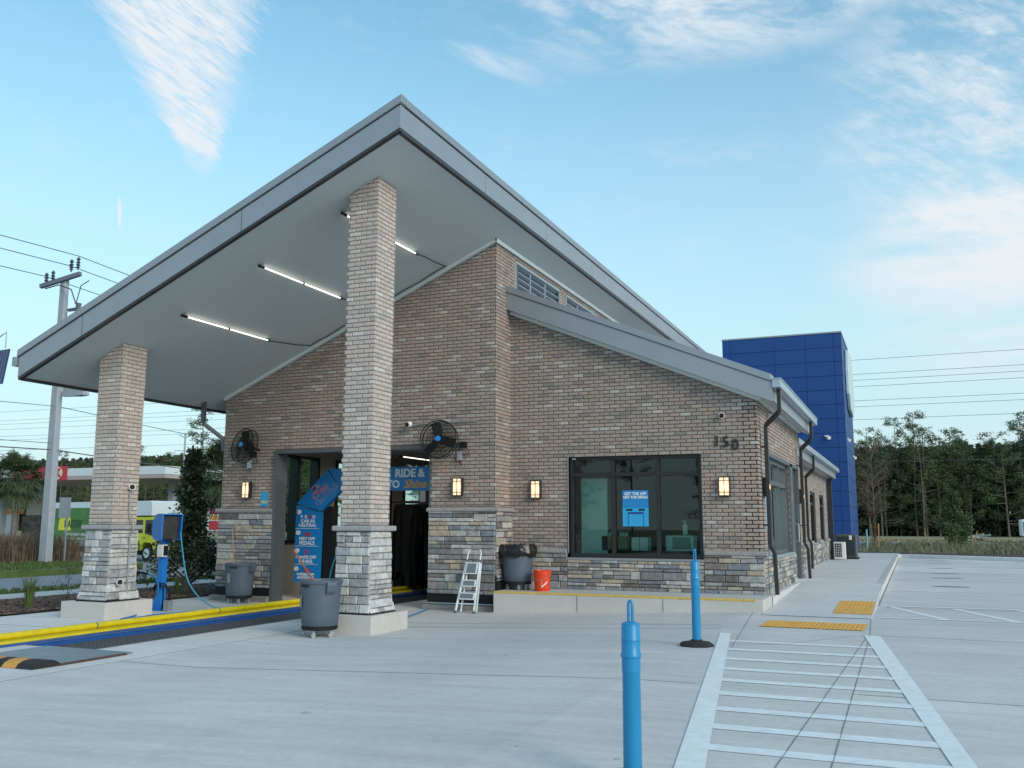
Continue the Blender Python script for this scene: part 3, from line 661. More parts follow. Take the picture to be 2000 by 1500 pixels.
spout([(-2.52,28.0,3.6),(-2.52,28.0,3.22),(-2.78,28.3,3.02),(-2.78,28.3,1.25),(-2.70,28.3,1.1),(-2.70,28.3,.39)])
spout([(-2.7,36.7,3.5),(-2.78,36.7,3.2),(-2.78,36.7,3.0),(-2.78,36.7,1.25),(-2.78,36.7,1.1),(-2.78,36.7,.39)], .2)
# louvers
for (a, b_, c, d) in LV:
    lv = MB(); lv.box(XM-.14,XM-.13,a,b_,c,d); o = lv.build('louver', M_black, bld)
    fr = MB()
    for (p0, p1) in (((a,c),(a,d)),((b_,c),(b_,d)),((a,d),(b_,d)),((a,c),(b_,c))):
        fr.bar((XM+.005,p0[0],p0[1]),(XM+.005,p1[0],p1[1]),.05,.04,up=(1,0,0))
    for k in range(1,3): y = a+(b_-a)*k/3; fr.bar((XM-.02,y,c),(XM-.02,y,d),.04,.03,up=(1,0,0))
    fr.build('frame', M_gutter, o)
    sl_ = MB(); z = c+.06
    while z < d-.04:
        sl_.obox((XM-.05,(a+b_)/2,z),(.045,0,.028),(0,(b_-a)/2-.02,0),(.0,0,.007)); z += .135
    sl_.build('slat', M_gutter, o)
# windows ---------------------------------------------------------
def window_y(x0, x1, z0, z1, y, mull, transom, name='window', inset=.06, fw=.07):
    w = MB(); yy = y+inset
    w.box(x0,x1,yy,yy+.1,z1-fw,z1); w.box(x0,x1,yy,yy+.1,z0,z0+fw*1.1)
    w.box(x0,x0+fw,yy,yy+.1,z0+fw*1.1,z1-fw); w.box(x1-fw,x1,yy,yy+.1,z0+fw*1.1,z1-fw)
    for m_ in mull: w.box(m_-fw/2,m_+fw/2,yy+.002,yy+.1,z0+fw*1.1,z1-fw)
    if transom:
        ed = [x0+fw]+[q_ for m_ in mull for q_ in (m_-fw/2, m_+fw/2)]+[x1-fw]
        for a, b_ in zip(ed[::2], ed[1::2]): w.box(a,b_,yy+.004,yy+.1,transom-fw*.5,transom+fw*.5)
    o = w.build(name, M_bronze, bld, bevel=.004)
    gl = MB(); gl.add([(x0+.03,yy+.06,z0+.03),(x1-.03,yy+.06,z0+.03),(x1-.03,yy+.06,z1-.03),(x0+.03,yy+.06,z1-.03)],[(0,1,2,3)]); gl.build('pane', M_glass, o)
    return o
wo = window_y(WIN[0],WIN[1],WIN[2],WIN[3],Y1,(-5.19,-4.33),2.56)
jb = MB(); jb.box(WIN[0]-.012,WIN[0],Y1-.03,Y1+.1,WIN[2],WIN[3]+.0); jb.box(WIN[0]-.03,WIN[1]+.03,Y1-.07,Y1+.05,.955,.998); jb.build('sill', mat('sill_grey', (.24,.25,.27), .7), wo)
lb = MB(); lb.box(-6.0,-5.93,Y1+.05,Y1+.058,2.86,2.88); lb.build('alarm_sticker', M_wplast, wo)
def window_x(y0, y1, z0, z1, x, mull, transom, name='window', mt=M_greyfr, fw=.07, door=False):
    w = MB(); xx = x-.16
    w.box(xx,xx+.12,y0,y1,z1-fw,z1); w.box(xx,xx+.12,y0,y1,z0,z0+fw)
    w.box(xx,xx+.12,y0,y0+fw,z0+fw,z1-fw); w.box(xx,xx+.12,y1-fw,y1,z0+fw,z1-fw)
    for m_ in mull: w.box(xx,xx+.11,m_-fw/2,m_+fw/2,z0+fw,z1-fw)
    if transom:
        ed = [y0+fw]+[q_ for m_ in mull for q_ in (m_-fw/2, m_+fw/2)]+[y1-fw]
        for a, b_ in zip(ed[::2], ed[1::2]): w.box(xx,xx+.108,a,b_,transom-fw*.6,transom+fw*.6)
    o = w.build(name, mt, bld)
    gl = MB(); gl.add([(xx+.05,y0+.03,z0+.03),(xx+.05,y1-.03,z0+.03),(xx+.05,y1-.03,z1-.03),(xx+.05,y0+.03,z1-.03)],[(0,1,2,3)]); gl.build('pane', M_glass, o)
    return o
window_x(17.75,21.28,1.05,2.90,XR,(18.9,20.1),2.45)
dr = window_x(21.78,22.82,.38,2.90,XR,(),2.45,'door')
hd = MB(); hd.tube([(XR-.03,22.65,1.25),(XR+.04,22.65,1.25),(XR+.04,22.65,1.65),(XR-.03,22.65,1.65)],.012); hd.build('handle', M_galv, dr)
jp = MB(); jp.box(XR-.2,XR+.05,21.3,21.76,.36,2.96); jp.box(XR-.2,XR+.05,22.84,22.92,.36,2.96); jp.box(XR-.2,XR+.05,17.66,22.92,2.905,2.98); jp.build('window_surround', M_greyfr, bld)
sw = MB(); sw.box(XR-.02,XR+.09,17.7,21.3,1.0,1.045); sw.build('sill', M_gutter, bld)
for (a, b_, c, d) in RW: window_x(a,b_,c,d,XB,(),2.3,'window',M_bronze)
# tunnel interior -------------------------------------------------
ti = MB(); XI = -13.5
TW = [(17.75,19.42,1.16,3.23),(20.15,22.95,1.16,3.23),(23.62,26.4,1.16,3.23),(27.1,29.9,1.16,3.23)]
backing(ti, 'x', XI, 1, .28, Y0+.3, YE, -.2, lambda y: 4.3, TW)
ti.box(XM-.25,XM-.21,Y0+.3,YE,-.2,7); ti.box(XI,XM-.25,Y0+.3,YE,3.46,3.5); ti.box(XI,XM-.25,YE-.2,YE,-.2,3.4); ti.box(XI-.3,X0+.02,Y0+.3,YE,3.3,4.3)
ti.build('tunnel_wall', M_inwall, bld)
for i, (a, b_, c, d) in enumerate(TW):
    w = MB(); xx = XI-.2; f = .09
    w.box(xx,xx+.24,a,b_,d-f*.6,d); w.box(xx,xx+.24,a,b_,c,c+f); w.box(xx,xx+.24,a,a+f,c+f,d-f*.6); w.box(xx,xx+.24,b_-f,b_,c+f,d-f*.6)
    m_ = (a+b_)/2 if i else 18.55; w.box(xx,xx+.24,m_-.06,m_+.06,c+f,d-f*.6)
    o = w.build('tunnel_window', M_bronze, bld)
    gl = MB(); gl.add([(xx+.1,a+.03,c+.03),(xx+.1,b_-.03,c+.03),(xx+.1,b_-.03,d-.03),(xx+.1,a+.03,d-.03)],[(0,1,2,3)]); gl.build('pane', M_glass2, o)
nt_ = MB(); nt_.box(XI-.07,XI-.06,17.95,18.25,1.3,1.62); nt_.build('paper_notice', M_wplast, bld)
hdn = MB(); hdn.box(DO[0]-.0,DO[0]+.06,Y0-.06,Y0+.32,-.02,3.15); hdn.box(DO[0]+.06,DO[1],Y0-.04,Y0+.32,3.09,3.15); hdn.box(DO[1]-.02,DO[1]-.001,Y0-.01,Y0+.32,-.02,3.09); hdn.build('door_frame', M_greyfr, bld)
# office interior seen through the window
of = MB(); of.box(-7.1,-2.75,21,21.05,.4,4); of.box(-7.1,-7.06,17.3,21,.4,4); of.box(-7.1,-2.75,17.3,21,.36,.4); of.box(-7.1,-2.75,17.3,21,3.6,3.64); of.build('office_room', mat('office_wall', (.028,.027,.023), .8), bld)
ob = MB(); ob.box(-5.95,-5.42,17.42,17.45,1.02,2.5); ob.build('office_partition', M_teal, bld)
oc = MB(); oc.box(-5.3,-3.2,17.35,17.9,.9,1.12); oc.build('office_counter', M_dark, bld)
def simple(name, fn, m, label, cat, group=None, bevel=0., smooth=False):
    mb = MB(); fn(mb); o = mb.build(name, m, bevel=bevel, smooth=smooth); return tag(o, label, cat, group)
mw = thing('microwave', (-4.0,17.4,1.12), 'pale microwave oven seen through the office window', 'microwave')
MB().box(-4.27,-3.74,17.35,17.65,1.13,1.42).build('cabinet', M_teal, mw, bevel=.01)
q_ = MB(); q_.box(-4.14,-3.80,17.342,17.35,1.17,1.39); q_.build('oven_door', mat('oven_window', (.2,.3,.28), .3), mw)
simple('soap_bottle', lambda b: (b.cyl((-3.93,17.5,1.43),(-3.93,17.5,1.62),.045,n=12), b.cyl((-3.93,17.5,1.62),(-3.93,17.5,1.68),.015,n=8), b.box(-3.98,-3.92,17.49,17.51,1.68,1.695)), M_teal, 'pale pump bottle standing on the microwave', 'bottle')
bb = thing('cardboard_box', (-4.75,17.5,1.12), 'pale square box behind the office window below the blue poster', 'box'); MB().box(-4.93,-4.61,17.35,17.6,1.13,1.38).build('carton', M_teal, bb, bevel=.006); MB().box(-4.775,-4.765,17.346,17.35,1.13,1.38).build('tape', M_dark, bb)
kb = mat('kraft_paper', (.33,.26,.14), .8)
for i, (x, lab) in enumerate(((-5.45,'brown paper bag behind the left window mullion'),(-5.12,'brown paper bag under the left edge of the poster'))):
    t = thing('paper_bag', (x,17.5,1.12), lab, 'bag', 'paper bags on the office counter'); MB().box(x-.09,x+.09,17.42,17.56,1.13,1.40).build('bag_body', kb, t); q_ = MB()
    for k in range(5): q_.cyl((x-.06+.03*k,17.49,1.40),(x-.08+.04*k,17.49,1.49),.02,.005,6)
    q_.build('tissue', M_teal, t)
# --------------------------------------------- brick columns (building parts)
def column(xc, yc, pz, topf):
    """corner = right-front brick corner; pier is .52 square"""
    x0, x1, y0_, y1_ = xc-.52, xc, yc, yc+.54
    t = bpy.data.objects.new('brick_column', None); COL.objects.link(t); t.parent = bld; t.location = Vector((x0+.26,y0_+.26,0))-bld.location
    c = MB(); c.prism([(x0,.2),(x1,.2),(x1,topf(x1)-.01),(x0,topf(x0)-.01)],'y',y0_,y1_); c.build('mortar_core', M_mortar_lit, t)
    b_ = MB(); lo = 1.60
    brickface(b_,'y',y0_,-1,x0-.012,x1+.012,lo,9,lambda x: topf(x)-.01, jit=.003); brickface(b_,'y',y1_,1,x0-.012,x1+.012,lo,9,lambda x: topf(x)-.01)
    brickface(b_,'x',x1,1,y0_,y1_,lo,9,lambda y: topf(x1)-.01, jit=.003); brickface(b_,'x',x0,-1,y0_,y1_,lo,9,lambda y: topf(x0)-.01)
    b_.build('brick_shaft', M_brick_lit, t, fixn=False)
    f = lambda z: max(0, .02*(1.5-z)/1.5)+max(0, .045*(.50-z)/.2)
    s = MB(); k = dict(flare=f, depth=.03, hs=(.07,.10,.125,.14), ws=(.13,.30))
    X_, x_ = x1+.03, x0-.03
    for pl_, ps, sg, a, b2 in (('y',y0_-.02,-1,x_,X_),('y',y1_+.02,1,x_,X_),('x',x1+.02,1,y0_-.03,y1_+.03),('x',x0-.02,-1,y0_-.03,y1_+.03)): stoneface(s,pl_,ps,sg,a,b2,.30,1.50,**k)
    s.build('stone_base', M_stone_lit, t, fixn=False)
    c = MB(); c.box(x0-.025,x1+.025,y0_-.025,y1_+.025,.26,1.5); c.build('stone_core', M_mortar_lit, t)
    l = MB(); l.box(x0-.10,x1+.10,y0_-.10,y1_+.10,1.505,1.585); l.build('stone_ledge', mat('pale_ledge', (.33,.325,.33), .9, var=.12, vscale=8, bump=.7, bscale=25), t, bevel=.02)
    w = MB(); w.box(x0-.10,x1+.10,y0_-.10,y1_+.10,.275,.325); w.build('waterproof_strip', M_black, t)
    p_ = MB(); p_.box(x0-.30,x1+.20,y0_-.22,y1_+.32,-.05,.28); p_.build('plinth', M_cbase, t, bevel=.01)
    return t
column(-7.53,12.2,.28,S); column(-12.80,12.3,.28,S)
# --------------------------------------------- blue tower
TX0, TX1, TY0, TY1, TZ = -7.95, -2.58, 44.6, 51.0, 10.43
tow = thing('cladded_tower', (-5.2,47.5,0), 'tall blue panelled tower at the rear end of the building', 'tower')
t_ = MB(); t_.box(TX0,TX1,TY0,TY1,.3,TZ); t_.build('tower_core', M_seam, tow)
pn = MB(); zs = []; z = TZ-.02; H_ = .66
while z > .42: zs.append((max(.42, z-H_+.016), z)); z -= H_
xs = [TX0,-7.55,-4.95-1.15,-4.95+.0,-3.75,-2.95,TX1]; xs = [TX0-.02,-7.57,-5.0,-4.22+.0,-3.0+.15,TX1+.02]
xs = [TX0-.02,-7.62,-4.98,-3.95,-2.86,TX1+.02]; xs = [TX0-.02,-7.64,-5.0,-3.05+.0,-2.82,TX1+.02]
xs = [-7.97,-7.62,-5.55,-4.15,-2.90,-2.56]
for (a, b_) in zs:
    for i in range(len(xs)-1): pn.box(xs[i]+.008,xs[i+1]-.008 if i < len(xs)-2 else xs[i+1],TY0-.03,TY0-.001,a,b_)
    pn.box(TX1+.001,TX1+.03,TY0-.03,TY0+6.4,a,b_); pn.box(TX0-.03,TX0-.001,TY0-.03,TY0+6.4,a,b_)
pn.build('cladding_panels', M_blueclad, tow, bevel=.004)
q_ = MB(); q_.box(TX0-.05,TX1+.05,TY0-.05,TY1+.05,TZ+.001,TZ+.07); q_.build('parapet_cap', M_cap, tow)
q_ = MB(); q_.prism([(46.2,8.9),(46.8,10.0),(48.8,10.0),(50.0,9.2),(50.0,7.4),(48.6,6.9),(47.0,7.1),(46.2,7.8)],'x',TX1+.05,TX1+.20); q_.build('sign_panel', mat('sign_white', (.55,.66,.66), .4), tow, bevel=.03)
# ------------------------------------------------------------------ lights and devices on the walls
def sconce(label, loc, rz, group='wall lamps on the brick walls'):
    r = thing('wall_lamp', (0,0,0), label, 'wall lamp', group)
    gl = MB(); gl.box(-.085,.085,-.09,-.012,-.155,.155); gl.build('lamp_glass', M_emit, r)
    pl_ = bpy.data.lights.new('lamp_glow','POINT'); pl_.energy = 1.6; pl_.color = (1,.55,.25); pl_.shadow_soft_size = .05; lo = bpy.data.objects.new('lamp_glow', pl_); COL.objects.link(lo); lo.parent = r; lo.location = (0,-.17,0)
    f = MB(); w = .012
    f.box(-.1,.1,-.012,0,-.17,.17)
    for z in (-.172,.158): f.box(-.1,.1,-.105,-.0,z,z+.014)
    for x in (-.1,-.007,.084): f.box(x,x+.016 if x != -.007 else x+.013,-.104,-.092,-.158,.158)
    for z in (-.11,.10): f.box(-.098,.098,-.1035,-.0925,z,z+.012)
    for x in (-.1,.09): f.box(x,x+.009,-.1035,-.01,-.158,.158)
    f.build('lamp_cage', M_dark, r); r.rotation_euler = (0,0,rz); r.location = loc; return r
sc0 = sconce('lit wall lamp on the left pilaster beside the small blue sign', (-13.10,Y0-.015,2.33), 0)
dup(sc0, (-8.05,Y0-.015,2.33), 0, 'lit wall lamp on the right pilaster above the step ladder')
dup(sc0, (-6.71,Y1-.015,2.29), 0, 'lit wall lamp on the front wall left of the big window')
dup(sc0, (-3.07,Y1-.015,2.30), 0, 'lit wall lamp on the front wall below the 150 house number')
dup(sc0, (XR+.015,17.42,2.30), math.radians(90), 'lit wall lamp on the side wall beside the corner downspout')
dup(sc0, (XR+.015,23.3,2.30), math.radians(90), 'lit wall lamp on the side wall beyond the side door')
def fan(label, loc, rz, tilt):
    r = thing('wall_fan', (0,0,0), label, 'fan', 'black wall fans')
    R_ = .36; cg = MB()
    for y in (-.09,.05):
        for k, rr_ in enumerate((R_, R_*.82, R_*.64, R_*.46, R_*.28)):
            bulge = .0 if k == 0 else (.03*math.sin(k/4*1.5))*(-1 if y < 0 else 1)
            cg.tube([(math.cos(t)*rr_, y+bulge, math.sin(t)*rr_) for t in [2*math.pi*i/40 for i in range(41)]], .011 if k == 0 else .003, 5)
        for i in range(60):
            t = 2*math.pi*i/60; s_ = (-1 if y < 0 else 1)
            cg.tube([(math.cos(t)*.07,y+.03*s_,math.sin(t)*.07),(math.cos(t)*.22,y+.027*s_,math.sin(t)*.22),(math.cos(t)*R_,y,math.sin(t)*R_)], .003, 4)
    for i in range(10):
        t = 2*math.pi*i/10; cg.bar((math.cos(t)*R_,-.09,math.sin(t)*R_),(math.cos(t)*R_,.05,math.sin(t)*R_),.006)
    cg.build('cage', M_black, r)
    bl = MB()
    for i in range(3):
        t = math.radians(105+120*i); d = Vector((math.cos(t),0,math.sin(t))); s_ = Vector((-math.sin(t),0,math.cos(t)))
        vs = []
        for rad, hwid in ((.05,.05),(.12,.085),(.31,.095),(.335,.06)):
            vs += [d*rad+s_*hwid+Vector((0,-.045,0)), d*rad-s_*hwid+Vector((0,.015,0))]
        bl.add(vs, [(0,1,3,2),(2,3,5,4),(4,5,7,6)])
        bl.add([v+Vector((0,.004,0)) for v in vs], [(0,2,3,1),(2,4,5,3),(4,6,7,5)])
    bl.build('blades', M_black, r)
    h = MB(); h.lathe([(0,-.132),(.05,-.13),(.056,-.12),(.056,-.1),(0,-.1)], axis='y'); h.build('hub_badge', mat('badge_blue', (.01,.2,.6), .4), r, smooth=True)
    mo = MB(); mo.cyl((0,.0,0),(0,.18,0),.075); mo.bar((0,.16,0),(.12,.30,-.02),.05); mo.build('motor', M_black, r, smooth=True)
    r.rotation_euler = (tilt,0,rz); r.location = loc; return r
f1 = fan('black wall fan on the left pilaster turned away from the opening', (-12.95,15.92,3.25), math.radians(-16), math.radians(-12))
fan('black wall fan on the right pilaster beside the tunnel opening', (-8.30,15.90,3.23), math.radians(10), math.radians(-5))
def fanbox(x, z, arm, label):
    t = thing('fan_bracket', (x,Y0-.06,z), label, 'bracket', 'fan brackets'); q_ = MB(); q_.box(x-.05,x+.05,Y0-.1,Y0-.013,z-.09,z+.09); q_.build('switch_box', M_galv, t, bevel=.01)
    q_ = MB(); q_.box(x+.0,x+.14,Y0-.10,Y0-.013,z+.16,z+.27); q_.bar((x+.06,Y0-.06,z+.21),(x+arm,Y0-.16,z+.24),.04); q_.build('arm', M_black, t)
    q_ = MB(); q_.tube([(x+.1,Y0-.08,z+.17),(x+.19,Y0-.08,z+.12),(x+.2,Y0-.08,z+.03),(x+.12,Y0-.08,z+.0),(x+.04,Y0-.08,z+.04)],.008); q_.tube([(x,Y0-.08,z-.09),(x+.01,Y0-.08,z-.17),(x+.05,Y0-.08,z-.2),(x+.04,Y0-.08,z-.12)],.006); q_.build('cable', M_black, t)
fanbox(-8.02,2.93,-.2,'galvanised switch box and black bracket beside the right wall fan'); fanbox(-13.05,2.88,.06,'small switch box below the left wall fan')
def sensor(loc, d, label, rod=None, rad=.055):
    """round white camera housing facing d"""
    t = thing('round_camera', loc, label, 'camera', 'round white cameras'); p0 = Vector(loc); d = Vector(d).normalized()
    q_ = MB(); q_.cyl(p0-d*.05,p0+d*.04,rad,rad*1.05,20); q_.build('housing', M_wplast, t, smooth=True)
    q_ = MB(); q_.cyl(p0+d*.035,p0+d*.06,rad*.85,rad*.7,20); q_.cyl(p0+d*.06,p0+d*.065,rad*.3,rad*.3,12); q_.build('lens', M_black, t, smooth=True)
    pass
    if rod: q_ = MB(); q_.tube(rod,.014); q_.build('conduit', M_galv, t)
sensor((-9.13,16.15,3.58),(-.3,-1,-.2),'round white camera at the end of the pipe above the opening',[(-9.1,16.2,3.58),(-8.85,16.24,3.59),(-7.69,16.24,3.60)])
sensor((-3.08,Y1-.06,3.58),(.1,-1,-.1),'round white camera above the 150 house number')
sensor((XR+.1,18.2,3.66),(.8,-.3,-.3),'round white camera high on the side wall under the eave')
cc = (-12.76,12.62)
sensor((-12.72,12.62,2.25),(.8,-.55,0),'upper round white camera on the left pillar',[(-12.76,12.63,2.18),(-12.765,12.64,1.9),(-12.755,12.66,1.70),(-12.665,12.65,1.62),(-12.66,12.65,1.5),(-12.715,12.65,1.40),(-12.715,12.65,.28)])
sensor((-12.66,12.42,.61),(.8,-.55,0),'lower round white camera beside the conduit on the left pillar',[(-12.68,12.5,.6),(-12.71,12.65,.6)])
for loc, lab in (((-3.3,44.5,5.6),'small white camera on the front face of the blue tower'),((-2.5,45.6,5.55),'small white camera on the corner of the blue tower'),((-2.48,49.5,5.0),'small white camera on the far edge of the blue tower'),((-2.35,23.7,3.55),'small white camera under the corner of the lower eave')):
    t = thing('dome_camera', loc, lab, 'camera', 'small white cameras'); s_ = 1.0 if loc[1] > 40 else .55
    q_ = MB(); q_.lathe([(0,-.12*s_),(.07*s_,-.1*s_),(.1*s_,-.03*s_),(.1*s_,.03*s_),(0,.03*s_)],loc,16); q_.build('dome', M_wplast, t, smooth=True)
    q_ = MB(); q_.box(loc[0]-.16*s_,loc[0]+.02,loc[1]-.04*s_,loc[1]+.04*s_,loc[2]+.03*s_,loc[2]+.09*s_); q_.build('mount', M_wplast, t)
# tube lights under the canopy
def tubelight(x, ya, yb, label, z=None, grp='tube lights under the canopy', watt=0):
    z = S(x)-.05 if z is None else z
    t = thing('tube_light', (x,ya,z), label, 'light', grp); q_ = MB(); q_.cyl((x,ya+.12,z),(x,yb-.06,z),.011,n=12); q_.build('lit_tube', M_tube, t)
    q_ = MB(); q_.cyl((x,ya-.02,z),(x,ya+.12,z),.024,n=12); q_.cyl((x,yb-.06,z),(x,yb,z),.024,n=12); q_.cyl((x,(ya+yb)/2-.02,z),(x,(ya+yb)/2+.02,z),.021,n=12); q_.build('end_cap', M_black, t)
    if watt: l_ = bpy.data.lights.new('tube_glow','AREA'); l_.shape = 'RECTANGLE'; l_.size = .06; l_.size_y = yb-ya-.2; l_.energy = watt; l_.color = (1,.93,.82); lo = bpy.data.objects.new('tube_glow', l_); COL.objects.link(lo); lo.parent = t; lo.location = (0,(yb-ya)/2,-.03)
    return t
tubelight(-11.66,12.48,14.93,'lit tube light nearest the low eave of the canopy'); tubelight(-10.01,12.46,14.98,'middle lit tube light under the canopy'); tubelight(-8.37,12.46,15.0,'lit tube light partly hidden by the tall pillar')
cb = thing('light_cable', (-10,16,5.8), 'black cable strung along the canopy ceiling to the tube lights', 'cable'); q_ = MB()
for x, nx in ((-11.66,-11.5),(-10.01,-9.7),(-8.37,-8.33)): q_.tube([(x,14.95+.02,S(x)-.05),(x,15.3,S(x)-.02),((x+nx)/2,15.7,S((x+nx)/2)-.035),(nx,16.1,S(nx)-.02)],.009)
q_.tube([(x,16.08+.02*math.sin(x*9),S(x)-.03) for x in [-11.5+i*.2 for i in range(17)]],.010); q_.build('cable_run', M_black, cb)
# house number
hn = thing('house_number', (-3.0,Y1-.02,3.05), 'dark metal house number 150 on the brick wall', 'number')
for s_, x, z in (('1',-3.19,3.115),('5',-3.03,3.095),('0',-2.86,3.04)): text(s_, .27, (x,Y1-.03,z), M_bronze, hn, extrude=.012, offset=.003, name='numeral')
# small blue help sign
hs = thing('help_sign', (-12.66,Y0-.02,2.14), 'small blue and yellow sign on the left pilaster', 'sign'); MB().box(-12.75,-12.57,Y0-.025,Y0-.013,1.98,2.29).build('sign_plate', mat('cyan_plate', (.02,.32,.62), .4), hs)
text('HELP', .075, (-12.66,Y0-.027,2.07), mat('yellow_letter', (.7,.62,.1), .5), hs, offset=.002)
# poster in window
ps = thing('window_poster', (-4.76,17.1,1.9), 'blue poster reading get the app get the deals in the front window', 'poster')
pgm = mat('poster_blue', (.012,.22,.55), .5); PX0, PX1, PZ0, PZ1 = -5.02,-4.52,1.585,2.255; yp = Y1+.105
MB().box(PX0,PX1,yp,yp+.008,PZ0,PZ1).build('poster_sheet', pgm, ps)
MB().box(PX0+.0,PX1,yp-.001,yp,PZ0,PZ0+.34).build('poster_lower_band', mat('poster_cyan', (.03,.36,.66), .5), ps)
text('GET THE APP', .072, (-4.77,yp-.004,2.19), M_wtext, ps, offset=.0025); text('GET THE DEALS', .066, (-4.77,yp-.004,2.125), M_wtext, ps, offset=.0025)
q_ = MB(); q_.box(-4.95,-4.83,yp-.004,yp-.002,1.875,1.91); q_.box(-4.71,-4.59,yp-.004,yp-.002,1.875,1.91); q_.build('store_badge', M_black, ps)
q_ = MB(); q_.box(-4.915,-4.905,yp-.004,yp-.002,PZ0,1.83); q_.box(-4.625,-4.615,yp-.004,yp-.002,PZ0,1.83); q_.box(-4.915,-4.615,yp-.004,yp-.002,1.815,1.85); q_.build('phone_outline', M_ntext, ps)
p2 = thing('window_poster', (XR-.1,18.35,1.9), 'blue poster in the side window seen edge on behind the downspout', 'poster'); MB().box(XR-.095,XR-.085,18.35,18.85,1.55,2.3).build('poster_sheet', mat('poster_cyan_b', (.02,.38,.75), .5), p2)
# ------------------------------------------------------------------ arch sign in the tunnel
AY = 17.3
ar = thing('instruction_arch', (-12.3,AY,0), 'blue arch sign with wash instructions inside the tunnel entrance', 'sign')
q_ = MB(); q_.prism([(-12.60,.35),(-11.965,.35),(-11.945,1.87),(-12.59,2.03)],'y',AY,AY+.12); o1 = q_.build('instruction_panel', M_signblue, ar)
q_ = MB(); q_.prism([(-12.585,2.06),(-11.93,1.895),(-11.43,2.345),(-11.80,2.80)],'y',AY,AY+.12); o2 = q_.build('logo_panel', M_signblue, ar)
q_ = MB(); q_.prism([(-11.78,2.82),(-11.41,2.345),(-8.75,2.30),(-8.75,2.82)],'y',AY,AY+.12); o3 = q_.build('banner_panel', M_signblue, ar)
q_ = MB(); q_.box(-12.5,-12.05,AY+.125,AY+.4,.0,1.9); q_.box(-11.93,-11.72,AY+.13,AY+.35,.2,2.0); q_.build('arch_frame', M_black, ar)
yt = AY-.004
for s_, sz, z, dxx in (('CAR IN',.105,1.672,0),('NEUTRAL',.100,1.582,0),('FEET OFF',.095,1.29,0),('PEDALS',.110,1.195,0),('HANDS OFF',.092,.892,-.01),('WHEEL',.110,.797,-.01),('WIPERS OFF',.080,.520,-.01)):
    text(s_, sz, (-12.27+dxx-(1.5-z)*.006,yt,z), M_wtext, o1, offset=.0022, sx=1.08)
for s_, x in (('P',-12.43),('R',-12.32),('D',-12.11)): text(s_, .10, (x,yt,1.765), M_wtext, o1, offset=.003)
text('N', .10, (-12.215,yt,1.765), M_rtext, o1, offset=.004); text('ALL', .11, (-12.24,yt,.612), M_rtext, o1, offset=.004); text('ANTENNAS', .085, (-12.28,yt,.452), M_wtext, o1, offset=.002)
q_ = MB()
for z in (1.511,1.129,.733): q_.box(-12.6+.01,-11.97,AY-.003,AY-.0005,z,z+.008)
q_.build('divider_line', M_wtext, o1)
q_ = MB()
for z, x in ((1.875,-12.50),(1.423,-12.51),(1.034,-12.52),(.64,-12.53)): MB().cyl((x,AY-.02,z),(x,AY,z),.052,n=20).build('indicator_lamp', M_wplast, o1)
q_ = MB(); q_.prism([(-12.36,1.365),(-12.30,1.42),(-12.22,1.44),(-12.18,1.365)],'y',AY-.004,AY-.001); q_.lathe([(.04,-.004),(.06,-.004),(.06,-.001),(.04,-.001)],(-12.28,AY,1.01),axis='y'); q_.build('pictogram', M_rtext, o1)
ro = math.radians(40)
for s_, sz, u, v, m_, sc_ in (('Mr.',.15,-.06,.165,M_rtext,1),('Clean',.205,-.04,.03,M_rtext,1.05),('CarWash',.185,.05,-.135,M_ntext,1)):
    cx, cz = -11.93+u*math.cos(ro)-v*math.sin(ro), 2.33+u*math.sin(ro)+v*math.cos(ro)
    text(s_, sz, (cx,AY-.003,cz), M_wtext, o2, offset=.006, rot=ro, extrude=.001); text(s_, sz, (cx,AY-.006,cz), m_, o2, offset=.002, rot=ro, extrude=.001)
text('E', .22, (-11.22,yt,2.67), M_wtext, o3, offset=.004); text('RIDE &', .235, (-9.73,yt,2.68), M_wtext, o3, offset=.010); text('TO', .215, (-10.12,yt,2.45), M_wtext, o3, offset=.010); text('Shine', .25, (-9.60,yt,2.45), M_otext, o3, offset=.006, shear=.35)
# mitter curtain and machinery
mc = thing('wash_curtain', (-11,20.5,0), 'black hanging cloth wash curtain inside the tunnel', 'wash equipment'); q_ = MB()
for i in range(620):
    x, y = rnd(-11.75,-9.6), rnd(20,21.6); L = rnd(1.6,2.05); w = .06; a = rnd(0,3.14); cx, cy = math.cos(a)*w, math.sin(a)*w; s1 = rnd(-.12,.12)
    q_.add([(x-cx,y-cy,2.1),(x+cx,y+cy,2.1),(x+cx+s1,y+cy,2.1-L*.5),(x-cx+s1,y-cy,2.1-L*.5),(x+cx+s1*.4,y+cy,2.1-L),(x-cx+s1*.4,y-cy,2.1-L)],[(0,1,2,3),(3,2,4,5)])
q_.build('cloth_strips', M_black, mc, fixn=False)
MB().bar((-11.7,20,2.15),(-9.2,20,2.15),.06).build('support_bar', M_dark, mc); MB().bar((-11.7,21.6,2.15),(-9.2,21.6,2.15),.06).build('support_bar', M_dark, mc); MB().box(-10.9,-10.75,19.9,20.1,2.15,2.5).build('valve_box', M_galv, mc); q_ = MB(); q_.tube([(-11.6,19.9,2.6),(-11.4,19.9,2.75),(-11.2,19.9,2.6),(-11.0,19.9,2.4)],.02)
q_.tube([(-11.8+.18*i,19.6,2.95+.07*math.sin(i*1.9)) for i in range(18)],.02); q_.tube([(-11.8+.18*i,19.7,2.9+.08*math.sin(i*2.6+1)) for i in range(18)],.018); q_.build('hydraulic_line', M_dark, mc)
tubelight(-10.9,18.9,21.4,'lit tube light on the ceiling inside the tunnel',3.18,'tunnel lights',38)
